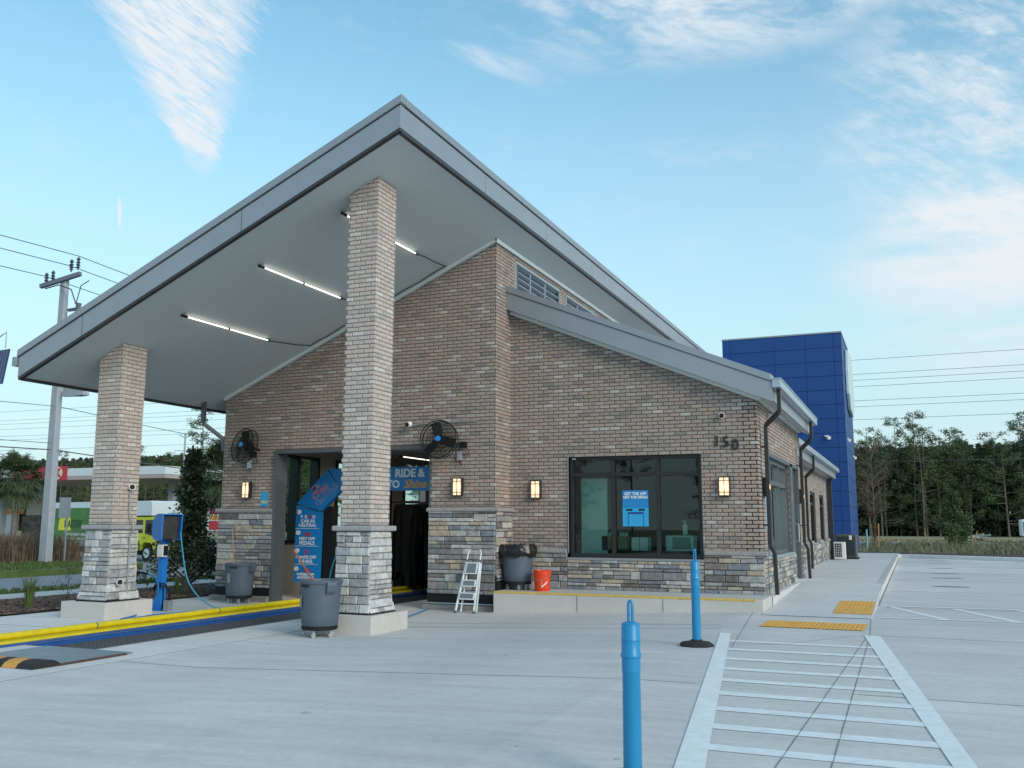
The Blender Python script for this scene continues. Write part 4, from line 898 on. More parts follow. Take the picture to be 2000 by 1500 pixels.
# ------------------------------------------------------------------ conveyor rail, grating, plate, bump
cv = thing('conveyor_rail', (-11.3,9,0), 'long yellow and blue guide rail leading into the wash tunnel', 'guide rail')
q_ = MB(); q_.cyl((-11.33,-4,.10),(-11.33,40,.10),.044,n=20); q_.add([(-11.42,-4,.06),(-11.17,-4,.045),(-11.17,40,.045),(-11.42,40,.06),(-11.42,-4,.045),(-11.15,-4,.02),(-11.15,40,.02),(-11.42,40,.045)],[(0,1,2,3),(1,5,6,2),(0,4,5,1)]); q_.build('yellow_rail', M_yel, cv, smooth=True)
q_ = MB()
for yy in (4.6,10.7,13.4): q_.cyl((-11.33,yy,.10),(-11.33,yy+.02,.10),.0455,n=20)
q_.build('rail_weld', M_railblue, cv)
q_ = MB(); q_.box(-11.15,-11.02,-4,40,-.3,.019); q_.prism([(-11.02,.005),(-10.97,-.12),(-11.02,-.12)],'y',-4,40); q_.build('blue_skirt', M_railblue, cv)
gr = MB(); y = 9.26
while y < 24:
    gr.box(-10.97,-9.79,y,y+.016,-.10,-.065); y += .07 if y < 16 else .14
x = -10.97
while x < -9.79: gr.box(x,x+.014,9.26,24,-.102,-.063); x += .075
o = gr.build('trench_grating', M_grate); tag(o, 'dark metal grating over the conveyor trench', 'grating')
q_ = MB(); q_.box(-11,-9.78,9.28,24,-.145,-.14); tag(q_.build('trench_dark_sheet', mat('trench_floor_grey', (.12,.12,.13), .9)), kind='structure')  # second, darker sheet just below the grating
q_ = MB(); q_.box(-10.99,-9.79,9.22,9.26,-.10,-.03); q_.box(-9.79,-9.75,9.22,24,-.10,.003); tag(q_.build('grating_edge', M_galv), 'thin steel edge around the trench grating', 'edging')
sp_ = thing('steel_plate', (-9.9,8.4,0), 'grey steel cover plate in front of the grating', 'plate')
q_ = MB(); q_.box(-10.55,-9.06,8.0,9.18,.006,.018); q_.build('plate_sheet', mat('plate_grey', (.24,.28,.32), .6, .3, var=.12, vscale=4), sp_)
q_ = MB(); q_.bar((-9.05,8.05,.012),(-9.05,9.05,.012),.05,.02); q_.build('rusty_edge', mat('rust', (.09,.045,.035), .9, var=.3, vscale=20), sp_)
rb = thing('speed_bump', (-9.9,7.9,0), 'black rubber bump with orange stripes beside the steel plate', 'speed bump')
seg = [(-10.9,-10.62),(-10.62,-10.42),(-10.42,-10.16),(-10.16,-9.9),(-9.9,-9.69),(-9.69,-9.53),(-9.53,-9.31),(-9.31,-9.04)]
prf = [(7.70,.004),(7.74,.05),(7.80,.075),(7.90,.085),(7.98,.075),(8.05,.045),(8.09,.004)]
M_ostripe = mat('orange_stripe', (.62,.30,.06), .7, var=.15, vscale=12)
for i, (a, b_) in enumerate(seg): MB().prism(prf,'x',a+.001,b_-.001).build('orange_segment' if i in (1,4,6) else 'rubber_segment', M_ostripe if i in (1,4,6) else M_rub, rb)
# ------------------------------------------------------------------ trash cans
def can(label, loc, rz=0, scale=1.):
    r = thing('trash_can', (0,0,0), label, 'trash can', 'grey wheeled trash cans')
    body = MB(); body.lathe([(.0,.155),(.245,.155),(.255,.165),(.272,.3),(.292,.70),(.296,.755),(.312,.755),(.318,.775),(.318,.80),(.308,.808),(.285,.80),(.278,.76),(.262,.35),(.24,.2),(0,.2)], n=40)
    for a in (40, 62): pass
    body.build('can_body', M_trash, r, smooth=True)
    ri = MB()
    for a in range(0,360,40):
        t = math.radians(a+12); d = Vector((math.cos(t),math.sin(t),0)); s_ = Vector((-math.sin(t),math.cos(t),0))
        ri.obox(d*.272+Vector((0,0,.42)), s_*.008, d*.006+Vector((0,0,.0)), Vector((d.x*.014,d.y*.014,.23)))
    ri.build('can_rib', M_trash, r)
    for sg in (-1,1):
        hn_ = MB(); hn_.prism([(sg*.285,.79),(sg*.345,.785),(sg*.352,.74),(sg*.335,.65),(sg*.285,.60),(sg*.31,.70)],'y',-.075,.075)
        hn_.build('handle', M_trash, r, bevel=.006)
    dl = MB(); dl.lathe([(0,.105),(.25,.105),(.262,.12),(.262,.15),(.25,.158),(0,.158)], n=32); dl.build('dolly', M_black, r, smooth=True)
    for k in range(5):
        t = math.radians(72*k+20); x, y = math.cos(t)*.21, math.sin(t)*.21
        w = MB(); w.cyl((x-.012,y,.034),(x+.012,y,.034),.034,n=16); w.cyl((x,y,.06),(x,y,.11),.012,n=8); w.bar((x-.018,y,.034),(x-.018,y,.085),.004,.03); w.bar((x+.018,y,.034),(x+.018,y,.085),.004,.03); w.build('caster', M_galv, r, smooth=True)
    la = MB(); la.box(-.06,.02,-.302,-.288,.36,.55) if False else la.add([(-.09,-.279,.42),(.0,-.291,.42),(.0,-.298,.60),(-.09,-.286,.60)],[(0,1,2,3)]); la.build('sticker', mat('faded_sticker', (.25,.26,.27), .5, var=.6, vscale=60), r, fixn=False)
    q_ = MB(); q_.add([(.31,-.19,.68),(.345,-.08,.68),(.345,-.08,.72),(.31,-.19,.72)],[(0,1,2,3)])
    r.rotation_euler = (0,0,rz); r.scale = (scale,)*3; r.location = loc; return r
c1 = can('grey trash can standing in front of the tall pillar', (-8.0,11.66,0), math.radians(-28))
lt_ = text('BRUTE', .055, (0,0,0), M_black, None, extrude=.001, offset=.002); lt_.data.transform(Matrix.Rotation(math.radians(14),4,'Z') @ Matrix.Translation((-.0,-.302,.725))); lt_.parent = c1; lt_.rotation_euler = (0,0,0)
c2 = dup(c1, (-12.88,15.85,0), math.radians(0), 'grey trash can against the left pilaster with a broom handle in it')
c3 = dup(c1, (-6.93,16.55,PZ), math.radians(60), 'grey trash can lined with a black bag on the raised platform')
for o in list(COL.objects):
    if o.parent == c3 and (o.name.startswith('lettering') or o.name.startswith('sticker')): bpy.data.objects.remove(o)
bg_ = MB(); n = 48; rings = []
for j, (r_, z_) in enumerate(((.0,.70),(.24,.72),(.29,.82),(.33,.83),(.36,.76),(.37,.70),(.35,.63))):
    rings.append([((r_+rnd(-.02,.02)*(1 if j > 1 else 0))*math.cos(2*math.pi*i/n)-6.93, (r_+rnd(-.02,.02)*(1 if j > 1 else 0))*math.sin(2*math.pi*i/n)+16.55, PZ+z_+(rnd(-.035,.035) if j > 1 else 0)) for i in range(n)])
bg_.add([v for r_ in rings for v in r_], [(j*n+i,j*n+(i+1)%n,(j+1)*n+(i+1)%n,(j+1)*n+i) for j in range(6) for i in range(n)])
o = bg_.build('bin_liner', mat('black_bag', (.012,.012,.012), .3, bump=.8, bscale=20), smooth=True); tag(o, 'black plastic liner folded over the rim of the can on the platform', 'bin liner')
def stick(a, b_, m, label, r_=.013):
    q_ = MB(); q_.cyl(a, b_, r_, n=10); tag(q_.build('broom_handle', m, smooth=True), label, 'broom handle', 'handles sticking out of trash cans')
stick((-13.0,15.85,.25),(-13.21,15.95,1.53),M_wood,'pale wooden handle standing in the can by the left pilaster')
stick((-7.95,11.68,.55),(-8.75,12.0,1.05+.16),M_rwood,'reddish wooden handle leaning out of the near can')
# bucket
bk_ = thing('bucket', (-6.37,16.38,PZ), 'orange plastic bucket with white logo on the platform', 'bucket')
q_ = MB(); q_.lathe([(0,.0),(.135,.0),(.14,.01),(.155,.30),(.168,.30),(.168,.315),(.158,.325),(.158,.345),(.168,.35),(.170,.375),(.158,.378),(.15,.34),(.13,.03),(0,.03)], bk_.location, 36); q_.build('bucket_body', M_red, bk_, smooth=True)
q_ = MB(); q_.tube([(-6.37+.17*math.cos(t),16.38-.16*abs(math.sin(t))-.02,PZ+.33-.13*math.sin(t)) for t in [math.pi*i/12 for i in range(13)]],.003,6); q_.cyl((-6.53,16.3,PZ+.36),(-6.52,16.3,PZ+.40),.01); q_.build('bail', M_galv, bk_)
lg_ = bpy.data.objects.new('logo', None); bpy.data.objects.remove(lg_)
q_ = MB(); a0 = math.radians(-72)
def bp(u, v): t = a0+u/.155; return (-6.37+math.cos(t)*.1585*(.94+v*.16), 16.38+math.sin(t)*.1585*(.94+v*.16), PZ+v)
for (u0_, v0_, u1_, v1_) in ((-.01,.07,.12,.075),(-.01,.20,.12,.205),(-.01,.07,-.005,.205)): q_.add([bp(u0_,v0_),bp(u1_,v0_),bp(u1_,v1_),bp(u0_,v1_)],[(0,1,2,3)])
for i in range(4): q_.add([bp(.005+i*.026,.08+i*.02),bp(.022+i*.026,.08+i*.02),bp(.034+i*.026,.12+i*.02),bp(.018+i*.026,.12+i*.02)],[(0,1,2,3)])
q_.build('logo_lettering', M_wtext, bk_, fixn=False)
# ladder
ld_ = thing('step_ladder', (-7.65,15.72,0), 'folded white step ladder with grey treads leaning on the right pilaster', 'step ladder')
def lp(u, h): return (-7.645+u+.055*h, 15.72+.28*h, h*1.0)     # leaning frame coordinates
q_ = MB()
for sg in (-1,1):
    q_.bar(lp(sg*.17+(-.02 if sg<0 else .02),.02),lp(sg*.135,.92),.028,.035)
    q_.bar(tuple(Vector(lp(sg*.16,.02))+Vector((.035,.10,0))),tuple(Vector(lp(sg*.13,.9))+Vector((.03,.02,0))),.022,.03)
q_.tube([lp(-.135,.92),lp(-.135,1.06),lp(-.115,1.13),lp(-.07,1.16),lp(.07,1.16),lp(.115,1.13),lp(.135,1.06),lp(.135,.92)],.012)
q_.bar(lp(-.16,.17),lp(.16,.17),.018)
q_.build('ladder_frame', M_white, ld_, bevel=.003)
for i, (h, hh) in enumerate(((.30,.13),(.53,.13),(.80,.22))):
    a = MB(); w = .155-.02*i; c0 = Vector(lp(0,h)); up_ = (Vector(lp(0,h+.1))-Vector(lp(0,h))).normalized(); nn = Vector((0,-1,.28)).normalized()
    a.obox(c0+nn*.02, Vector((w,0,0)), up_*hh/2, nn*.012); o = a.build('step', M_white, ld_, bevel=.004)
    a = MB(); a.obox(c0+nn*.0335, Vector((w-.022,0,0)), up_*(hh/2-.02), nn*.002); a.build('tread', mat('tread_grey', (.16,.18,.20), .8), o)
q_ = MB()
for sg in (-1,1): q_.bar(lp(sg*.17+(-.02 if sg<0 else .02),-.0),lp(sg*.17+(-.02 if sg<0 else .02),.045),.034,.042); 
q_.tube([lp(-.137,.9),lp(-.137,.96)],.017); q_.tube([lp(.137,.9),lp(.137,.96)],.017); q_.tube([lp(-.09,1.155),lp(.09,1.155)],.0145); q_.build('rubber_foot', M_greyfr, ld_)
# delineator posts
def delin(loc, h, label):
    t = thing('delineator_post', loc, label, 'post', 'blue delineator posts'); x, y, z = loc
    q_ = MB(); q_.lathe([(.052,.05),(.05,h*.66),(.052,h*.665),(.052,h*.67),(.0525,h*.745),(.058,h*.75),(.059,h*.765),(.053,h*.775),(.0525,h*.85),(.055,h*.853),(.0525,h*.858),(.0525,h*.935),(.05,h*.942),(.0505,h*.952),(.03,h*.962),(0,h*.965)], loc, 32); q_.build('post_tube', M_deckcyan, t, smooth=True)
    q_ = MB(); k = h*.955; q_.tube([(x+sx*.012,y,z+k+dz_) for sx, dz_ in ((-1,0),(-1,h*.06),(-1,h*.11),(-.7,h*.128),(0,h*.135),(.7,h*.128),(1,h*.11),(1,h*.06),(1,0))],.0085,8); q_.build('grip_loop', M_deckcyan, t, smooth=True)
    q_ = MB(); n = 8; R_ = .205; pr = [(R_,0),(R_,.022),(R_*.82,.045),(.075,.058),(.07,.075),(0,.075)]; q_.lathe(pr, loc, 8); q_.build('rubber_base', M_rub, t, bevel=.004)
delin((-2.42,11.25,.2), 1.03, 'blue post on a black rubber base in front of the big window'); delin((-1.49,5.2,.2), .90, 'near blue post cut off by the bottom of the view')
# ------------------------------------------------------------------ kiosk, gun, hoses
kk = thing('pay_kiosk', (-13.1,13.87,0), 'blue entry kiosk post with hooded screen box beside the rail', 'kiosk'); ky = 13.87
q_ = MB(); q_.box(-13.16,-13.04,ky-.05,ky+.07,0,1.32); q_.build('post', M_kiosk, kk, bevel=.006)
q_ = MB(); q_.prism([(-13.36,0),(-13.04,0),(-13.04,.42),(-13.12,.42)],'y',ky-.015,ky+.015); q_.box(-13.36,-12.98,ky-.14,ky+.14,0,.012); q_.build('gusset', M_kiosk, kk)
hx = lambda u, v, w: (-13.02+u*.93+v*.36, ky+u*-.36*-1*0+v*.93-u*.36, w)
hb = MB()
for v in (-.19,.19):
    pr = [(-.20,1.36),(-.23,1.5),(-.21,1.66),(-.12,1.77),(.02,1.80),(.20,1.79),(.17,1.30),(-.1,1.30)]
    hb.add([hx(u,v-.01,w) for u,w in pr]+[hx(u,v+.01,w) for u,w in pr],[tuple(range(8)),tuple(range(15,7,-1))]+[(i,8+i,8+(i+1)%8,(i+1)%8) for i in range(8)])
pr = [(-.20,1.36),(-.23,1.5),(-.21,1.66),(-.12,1.77),(.02,1.80),(.20,1.79),(.20,1.775),(.02,1.785),(-.11,1.755),(-.195,1.65),(-.215,1.5),(-.185,1.37)]
hb.add([hx(u,-.18,w) for u,w in pr]+[hx(u,.18,w) for u,w in pr],[(i,12+i,12+(i+1)%12,(i+1)%12) for i in range(12)]); hb.add([hx(-.1,-.18,1.30),hx(.17,-.18,1.30),hx(.17,.18,1.30),hx(-.1,.18,1.30)],[(0,1,2,3)])
hb.build('hood', M_kiosk, kk)
q_ = MB(); q_.add([hx(.10,-.17,1.32),hx(.10,.17,1.32),hx(.12,.17,1.75),hx(.12,-.17,1.75)],[(0,1,2,3)]); q_.build('screen', mat('dark_screen', (.035,.03,.03), .25, var=.3, vscale=5), kk)
q_ = MB(); q_.box(-13.1,-12.96,ky-.16,ky-.03,.99,1.22); q_.build('card_reader', M_wplast, kk, bevel=.01); q_ = MB(); q_.box(-12.958,-12.945,ky-.14,ky-.04,1.02,1.2); q_.build('keypad', M_black, kk)
q_ = MB()
for i in range(3): q_.tube([(-13.2+.02*i,ky-.1,.40-.03*i),(-13.1,ky-.12,.52-.03*i),(-12.9-.0*i,ky-.1,.50-.03*i),(-12.80+.02*i,ky-.1,.35),(-12.82+.02*i,ky-.1,.05)],.012)
q_.build('cable_loop', M_black, kk, smooth=True); MB().box(-12.88,-12.76,ky-.15,ky-.03,.0,.2).build('junction_box', M_galv, kk)
gn = thing('spray_gun', (-13.2,13.3,.4), 'spray lance with black trigger grip leaning behind the left pillar', 'spray gun')
q_ = MB(); q_.cyl((-13.40,13.25,.28),(-13.19,13.3,.66),.022,.018,10); q_.build('lance', M_wood, gn); q_ = MB(); q_.cyl((-13.18,13.3,.64),(-13.12,13.3,.74),.03); q_.bar((-13.13,13.3,.73),(-12.9,13.3,.70),.04); q_.tube([(-13.1,13.3,.70),(-13.06,13.3,.60),(-12.97,13.3,.585),(-12.94,13.3,.68)],.01); q_.build('grip', M_black, gn)
def bez(pts, n=8):
    pts = [Vector(p) for p in pts]; out_ = []
    for i in range(len(pts)-1):
        p0, p1, p2_, p3 = pts[max(i-1,0)], pts[i], pts[i+1], pts[min(i+2,len(pts)-1)]
        for k in range(n):
            t = k/n; out_.append(.5*((2*p1)+(-p0+p2_)*t+(2*p0-5*p1+4*p2_-p3)*t*t+(-p0+3*p1-3*p2_+p3)*t**3))
    return out_+[pts[-1]]
def hose(pts, m, label, r_=.012):
    q_ = MB(); q_.tube(bez(pts), r_, 8); tag(q_.build('hose', m, smooth=True), label, 'hose', 'hoses on the apron')
hose([(-12.9,13.3,.69),(-12.73,13.3,.66),(-12.62,13.3,.44),(-12.71,13.3,.21),(-12.7,13.0,.05),(-12.5,12.6,.025),(-12.35,12.2,.025),(-12.25,12.15,.025),(-12.3,12.6,.025),(-12.35,13.2,.025),(-12.0,14.5,.025),(-11.75,16,.025),(-11.7,18,.025)], M_hoseb, 'blue hose looping from the spray gun across the plinth to the rail')
hose([(-12.7,13.87,1.45),(-12.62,13.85,1.15),(-12.52,13.85,.75),(-12.42,13.87,.5),(-12.28,14.0,.25),(-12.2,14.3,.06),(-12.15,14.6,.025),(-12.1,15.5,.025),(-12.05,17.3,.03)], M_hose, 'teal hose hanging from the kiosk screen box down to the apron')
hose([(-8.28,12.6,1.30),(-8.33,12.5,1.08),(-8.38,12.45,.79),(-8.36,12.4,.4),(-8.2,12.6,.02)], M_hose, 'teal hose hanging beside the tall pillar above the can')
hose([(-8.0,13.3,.02),(-8.2,14.6,.02),(-8.45,15.6,.02),(-8.68,16.4,.02),(-8.9,17.5,.02)], M_hoseb, 'blue hose on the ground between the tall pillar and the opening')
hose([(-12.05,17.25,.03),(-11.9,17.1,.03),(-11.8,17.15,.3),(-11.6,17.1,.34),(-11.0,16.8,.05)], M_hose, 'teal hose coiled inside the tunnel opening', .01)
# ------------------------------------------------------------------ AC units
a1 = thing('condenser_unit', (-2.4,36.2,.39), 'small white condenser with black grille beside the big grey unit', 'air conditioner')
MB().box(-2.68,-2.28,36.0,36.35,.42,1.03).build('casing', M_wplast, a1, bevel=.02); q_ = MB(); q_.box(-2.64,-2.40,35.985,35.999,.50,.99); q_.build('grille_opening', M_black, a1)
q_ = MB()
for i in range(5): q_.box(-2.64+.06*i-.004,-2.64+.06*i+.004,35.975,35.984,.50,.99)
for i in range(7): q_.box(-2.64,-2.40,35.974,35.984,.50+.082*i-.004,.50+.082*i+.004)
q_.build('grille', M_wplast, a1)
a2 = thing('condenser_unit', (-2.3,37.4,.39), 'large dark grey condenser unit beside the blue tower', 'air conditioner')
MB().box(-2.68,-1.95,37.1,37.9,.45,1.30).build('casing', mat('condenser_grey', (.10,.11,.115), .6, .3), a2, bevel=.02); q_ = MB()
for i in range(14): q_.box(-2.62+.045*i,-2.60+.045*i,37.085,37.1,.52,1.22)
q_.box(-2.72,-1.9,37.0,38.0,.39,.45); q_.build('fins', M_dark, a2); MB().box(-2.2,-2.1,37.07,37.082,1.1,1.26).build('label_sticker', M_wplast, a2)
# ------------------------------------------------------------------ vegetation
M_bark = mat('pine_bark', (.16,.125,.10), .95, var=.3, vscale=4)
M_pine = mat('pine_needles', (.04,.07,.022), .8, island=[(.05,.08,.027),(.07,.108,.036),(.09,.13,.04),(.04,.066,.024),(.07,.098,.045),(.11,.14,.048)])
M_dkleaf = mat('broad_leaf', (.03,.055,.02), .3, island=[(.028,.045,.02),(.04,.06,.025),(.06,.085,.035),(.13,.11,.07),(.034,.05,.022)])
M_yleaf = mat('young_leaf', (.05,.09,.03), .6, island=[(.06,.10,.03),(.08,.13,.04),(.045,.075,.025),(.10,.15,.05)])
M_brleaf = mat('brown_twig_leaf', (.12,.085,.06), .8, island=[(.12,.085,.06),(.09,.07,.05),(.15,.10,.065)])
M_palm = mat('palm_frond', (.06,.09,.035), .6, island=[(.05,.08,.03),(.075,.105,.045),(.035,.06,.025),(.10,.12,.06)])
def leaf(mb, c, s, asp=.5, out=None):
    a = Vector((rnd(-1,1),rnd(-1,1),rnd(-.7,.9)));
    if out is not None: a += out*.8
    a.normalize(); b_ = a.orthogonal(); b_.rotate(Matrix.Rotation(rnd(0,6.28),3,a)); b_.normalize(); c = Vector(c)
    mb.add([c-a*s*.5, c+b_*s*asp*.5, c+a*s*.5, c-b_*s*asp*.5], [(0,1,2,3)])
def pine_mesh(h, seed, dens=1.0, low=.5, wide=1.0):
    random.seed(seed); t = thing('pine_tree', (0,0,-100), 'x', 'tree'); t.location = (0,0,0)
    lx, ly = rnd(-.5,.5), rnd(-.5,.5); P = lambda f: Vector((lx*f*f+.12*math.sin(f*5+seed), ly*f*f, h*f))
    tr_ = MB(); pts = [P(i/8) for i in range(9)]; rr = [.17*(1-.8*i/8) for i in range(9)]; tr_.tube(pts, .1, 7, rr=rr); cw = MB()
    nl = int(26*dens)
    for i in range(nl):
        f = low+(1-low)*(i+rnd(0,1))/nl; f = min(f, .99); a = rnd(0,6.283); L = (1.0-f)*h*.20*wide+rnd(.5,1.6)*wide
        b0 = P(f); e = b0+Vector((math.cos(a)*L, math.sin(a)*L, rnd(.1,.9)*L*.55)); m_ = b0.lerp(e, .55)-Vector((0,0,.12*L))
        tr_.tube([b0, m_, e], .03, 4, rr=[.05,.035,.012])
        for (q0, rad, n) in ((e, .62, 55), (m_.lerp(e,.5), .5, 32), (e+Vector((rnd(-.7,.7),rnd(-.7,.7),rnd(0,.5))), .45, 28)):
            rad *= rnd(.7,1.3)*wide**.5
            for k in range(int(n*dens)):
                v = Vector((random.gauss(0,1),random.gauss(0,1),random.gauss(0,.55))); v = v*rad*.55; leaf(cw, q0+v, rnd(.16,.34), .45, v.normalized())
    tr_.build('trunk', M_bark, t, smooth=True); cw.build('crown', M_pine, t, fixn=False); return t
protos = [pine_mesh(17.5, 11, 1.15, .42), pine_mesh(16, 12, 1.1, .34, 1.15), pine_mesh(19, 13, .9, .58, .9), pine_mesh(15, 14, 1.4, .22, 1.3), pine_mesh(13, 15, 1.3, .15, 1.25)]
random.seed(3)
woods = []
for i in range(70):                                   # wood beyond the field on the right
    woods.append((-20+i*.78+rnd(-.8,.8), 148+rnd(-5,12), rnd(.76,.99), 'pine tree in the wood beyond the field on the right', 'pines beyond the field'))
for i in range(44):                                   # wood behind the filling station
    woods.append((-200+i*2.3+rnd(-1.5,1.5), 128+rnd(-4,14), rnd(.70,.88), 'pine tree in the wood behind the filling station canopy', 'pines behind the filling station'))
for i in range(14):
    woods.append((-75+i*8+rnd(-2,2), -62+rnd(-8,8), rnd(.8,1.0), 'pine tree behind the photographer across the road', 'pines across the road'))
for i in range(10):
    woods.append((-62+rnd(-3,3), 70+i*5+rnd(-2,2), rnd(.6,.8), 'pine tree behind the wash tunnel side windows', 'pines behind the tunnel'))
used = set()
for i, (x, y, s_, lab, grp) in enumerate(woods):
    k = random.choice((0,1,2,3,4,3,4,1)) if 'field' in lab else random.randrange(5); pr_ = protos[k]
    if k in used: o = dup(pr_, (x,y,-.1), rnd(0,6.28), lab, s_)
    else: used.add(k); o = pr_; o.location = (x,y,-.1); o.rotation_euler = (0,0,rnd(0,6.28)); o['label'] = lab; o.scale = (s_,)*3
    o['group'] = grp
def mass(name, n, xr, yr, zr, s, m, label):
    mb = MB()
    for i in range(n): leaf(mb, (rnd(*xr), rnd(*yr), zr[0]+(zr[1]-zr[0])*random.random()**.85), rnd(s*.5,s), .75)
    o = mb.build(name, m, fixn=False); tag(o, label, 'undergrowth', kind='stuff')
M_under = mat('undergrowth', (.03,.045,.02), .9, island=[(.035,.05,.025),(.05,.07,.03),(.055,.062,.037),(.06,.052,.037),(.03,.042,.022)])
mass('undergrowth', 30000, (-15,28), (153,166), (-.2,13.6), 1.1, M_under, 'dark undergrowth and far trees filling the wood on the right')
mass('undergrowth', 30000, (-205,-105), (144,156), (-.2,15.2), 1.6, M_under, 'dark undergrowth and far trees behind the filling station')
mass('undergrowth', 6000, (-15,28), (149,154), (-.2,3.4), .7, M_under, 'low brush along the edge of the wood on the right')
# weeds in the bed and field edge
M_weed = mat('weed_blade', (.12,.15,.06), .9, island=[(.13,.16,.07),(.20,.20,.12),(.17,.15,.10),(.11,.14,.06),(.25,.22,.15)])
def wa():
    while True:
        x, y = rnd(-3,16), rnd(47,74)
        if y > 48.6-.6*max(0, x): return x, y
o = tufts('weeds', 1300, wa, .30, M_weed, .014, .6, z=lambda x, y: .35, blades=9, spread=.22, label='mixed weeds and dry grass behind the far kerb'); o['category'] = 'weeds'
o = tufts('dry_grass', 900, lambda: (rnd(-12,30), rnd(90.5,108)), .18, mat('straw_blade', (.26,.21,.12), .9, island=[(.26,.21,.12),(.20,.17,.09),(.30,.25,.15)]), .05, .5, z=lambda x, y: .19, blades=6, spread=.4, label='dry straw coloured grass across the far field'); o['category'] = 'grass'
def bush(name, loc, h, prof, n, s, m, label, cat='tree', tr=.05, asp=.55, grp=None, limbs=18, gap=0.0):
    t = thing(name, loc, label, cat, grp); x0, y0_, z0 = loc; T = MB(); T.tube([(x0,y0_,z0),(x0+.03,y0_,z0+h*.5),(x0,y0_,z0+h*.92)], tr, 7, rr=[tr,tr*.6,tr*.15]); cl = []
    for i in range(limbs):
        f = .12+.85*(i+rnd(0,1))/limbs; a = rnd(0,6.283); R_ = prof(f)*rnd(.55,1.05); e = Vector((x0+math.cos(a)*R_, y0_+math.sin(a)*R_, z0+h*f+R_*.25)); b0 = Vector((x0,y0_,z0+h*max(.04,f-.1)))
        T.tube([b0, b0.lerp(e,.6)+Vector((0,0,.02)), e], tr*.3, 4, rr=[tr*.4,tr*.25,tr*.08]); cl += [(e, R_), (b0.lerp(e,.65), R_)]
    c = MB()
    for i in range(n):
        e, R_ = random.choice(cl); r_ = .09+.24*R_; v = Vector((random.gauss(0,1),random.gauss(0,1),random.gauss(0,.8)))*r_*.6
        leaf(c, e+v, rnd(s*.6,s*1.1), asp, v.normalized())
    T.build('trunk', M_bark, t, smooth=True); c.build('crown', m, t, fixn=False); return t
bush('young_tree', (2.2,60.2,.35), 3.45, lambda f: 1.05*(1-f)**.8*min(1, (f+.05)*6)+.08, 8200, .13, M_yleaf, 'small green conical tree staked behind the far kerb', tr=.05, limbs=40)
bush('young_tree', (-1.95,55.5,.35), 6.0, lambda f: 1.25*math.sin(math.pi*min(1,max(0,(f-.28)/.75)))**.7 if f > .28 else .02, 3800, .09, M_brleaf, 'tall brownish sparse tree in a pale blue trunk guard beside the tower', tr=.06, limbs=44)
g_ = thing('tree_guard', (-2.35,55.4,.34), 'pale blue tube around the young trunk beside the blue tower', 'tree guard'); MB().cyl((-2.35,55.3,.34),(-2.35,55.3,1.42),.05,n=12).build('guard_tube', mat('pale_cyan', (.22,.5,.6), .5), g_)
for loc, top_, lab in (((-1.75,55.2,.34),(-1.72,55.2,1.75),'upright wooden stake to the right of the blue trunk guard'),((-2.05,55.2,.34),(-2.1,55.2,1.75),'dark upright stake next to the blue trunk guard'),((1.0,59.4,.34),(.6,59.4,1.25),'leaning wooden stake left of the conical tree'),((3.0,59.3,.34),(3.35,59.3,1.35),'leaning wooden stake right of the conical tree')):
    q_ = MB(); q_.bar(loc, top_, .07, .05); tag(q_.build('stake', M_wood if 'dark' not in lab else M_bark), lab, 'stake', 'tree stakes')
random.seed(21)
bush('magnolia_tree', (-15.80,17.55,.02), 3.4, lambda f: (.05+.55*(1-f)+max(0, min(.40, (.36-f)*3)))*min(1, .5+f*4), 9500, .125, M_dkleaf, 'dense dark glossy magnolia tree behind the blue kiosk', tr=.07, limbs=95)
# small plants in the mulch bed
def plant(loc, n, h, m, label, w=.006, lean=.55, name='ornamental_grass'):
    t = thing(name, loc, label, 'plant', 'small plants in the mulch bed'); x, y, z = loc; mb = MB()
    for k in range(n):
        a = rnd(0,6.283); L = h*rnd(.5,1.1); le = lean*rnd(.1,1.2); px, py = -math.sin(a)*w, math.cos(a)*w; bx, by = x+rnd(-.05,.05), y+rnd(-.05,.05)
        p_ = [(bx+math.cos(a)*L*le*q*q, by+math.sin(a)*L*le*q*q, z+L*(q-.25*le*q*q)) for q in (0,.5,1)]
        mb.add([(p_[0][0]-px,p_[0][1]-py,p_[0][2]),(p_[0][0]+px,p_[0][1]+py,p_[0][2]),(p_[1][0]+px,p_[1][1]+py,p_[1][2]),(p_[1][0]-px,p_[1][1]-py,p_[1][2]),p_[2]],[(0,1,2,3),(3,2,4)])
    mb.build('blades', m, t, fixn=False); return t
plant((-15.5,13.0,.03), 90, .85, M_blade, 'wispy green grass clump left of the left pillar'); plant((-16.3,12.4,.03), 45, .55, M_blade, 'small grass clump at the left edge of the mulch bed'); plant((-16.2,11.3,.03), 60, .6, M_blade, 'grass clump at the far left edge of the mulch bed')
plant((-16.0,15.9,.03), 130, .75, M_blade, 'green grass clump between the left pillar and the kiosk'); plant((-15.5,16.9,.03), 60, .55, M_blade, 'thin grass clump under the magnolia tree')
bush('small_shrub', (-15.2,13.6,.03), .95, lambda f: .22, 260, .035, M_brleaf, 'twiggy reddish shrub close to the left pillar plinth', 'shrub', tr=.01, limbs=16)
# muhly hedge on the island
o = tufts('muhly_grass', 950, lambda: (rnd(-46,-30.6), rnd(21.5,28.3)), 1.15, M_muhly, .010, .55, z=lambda x, y: .14, blades=42, spread=.28, label='mass of brown feathery ornamental grass on the road island'); o['category'] = 'ornamental grass'
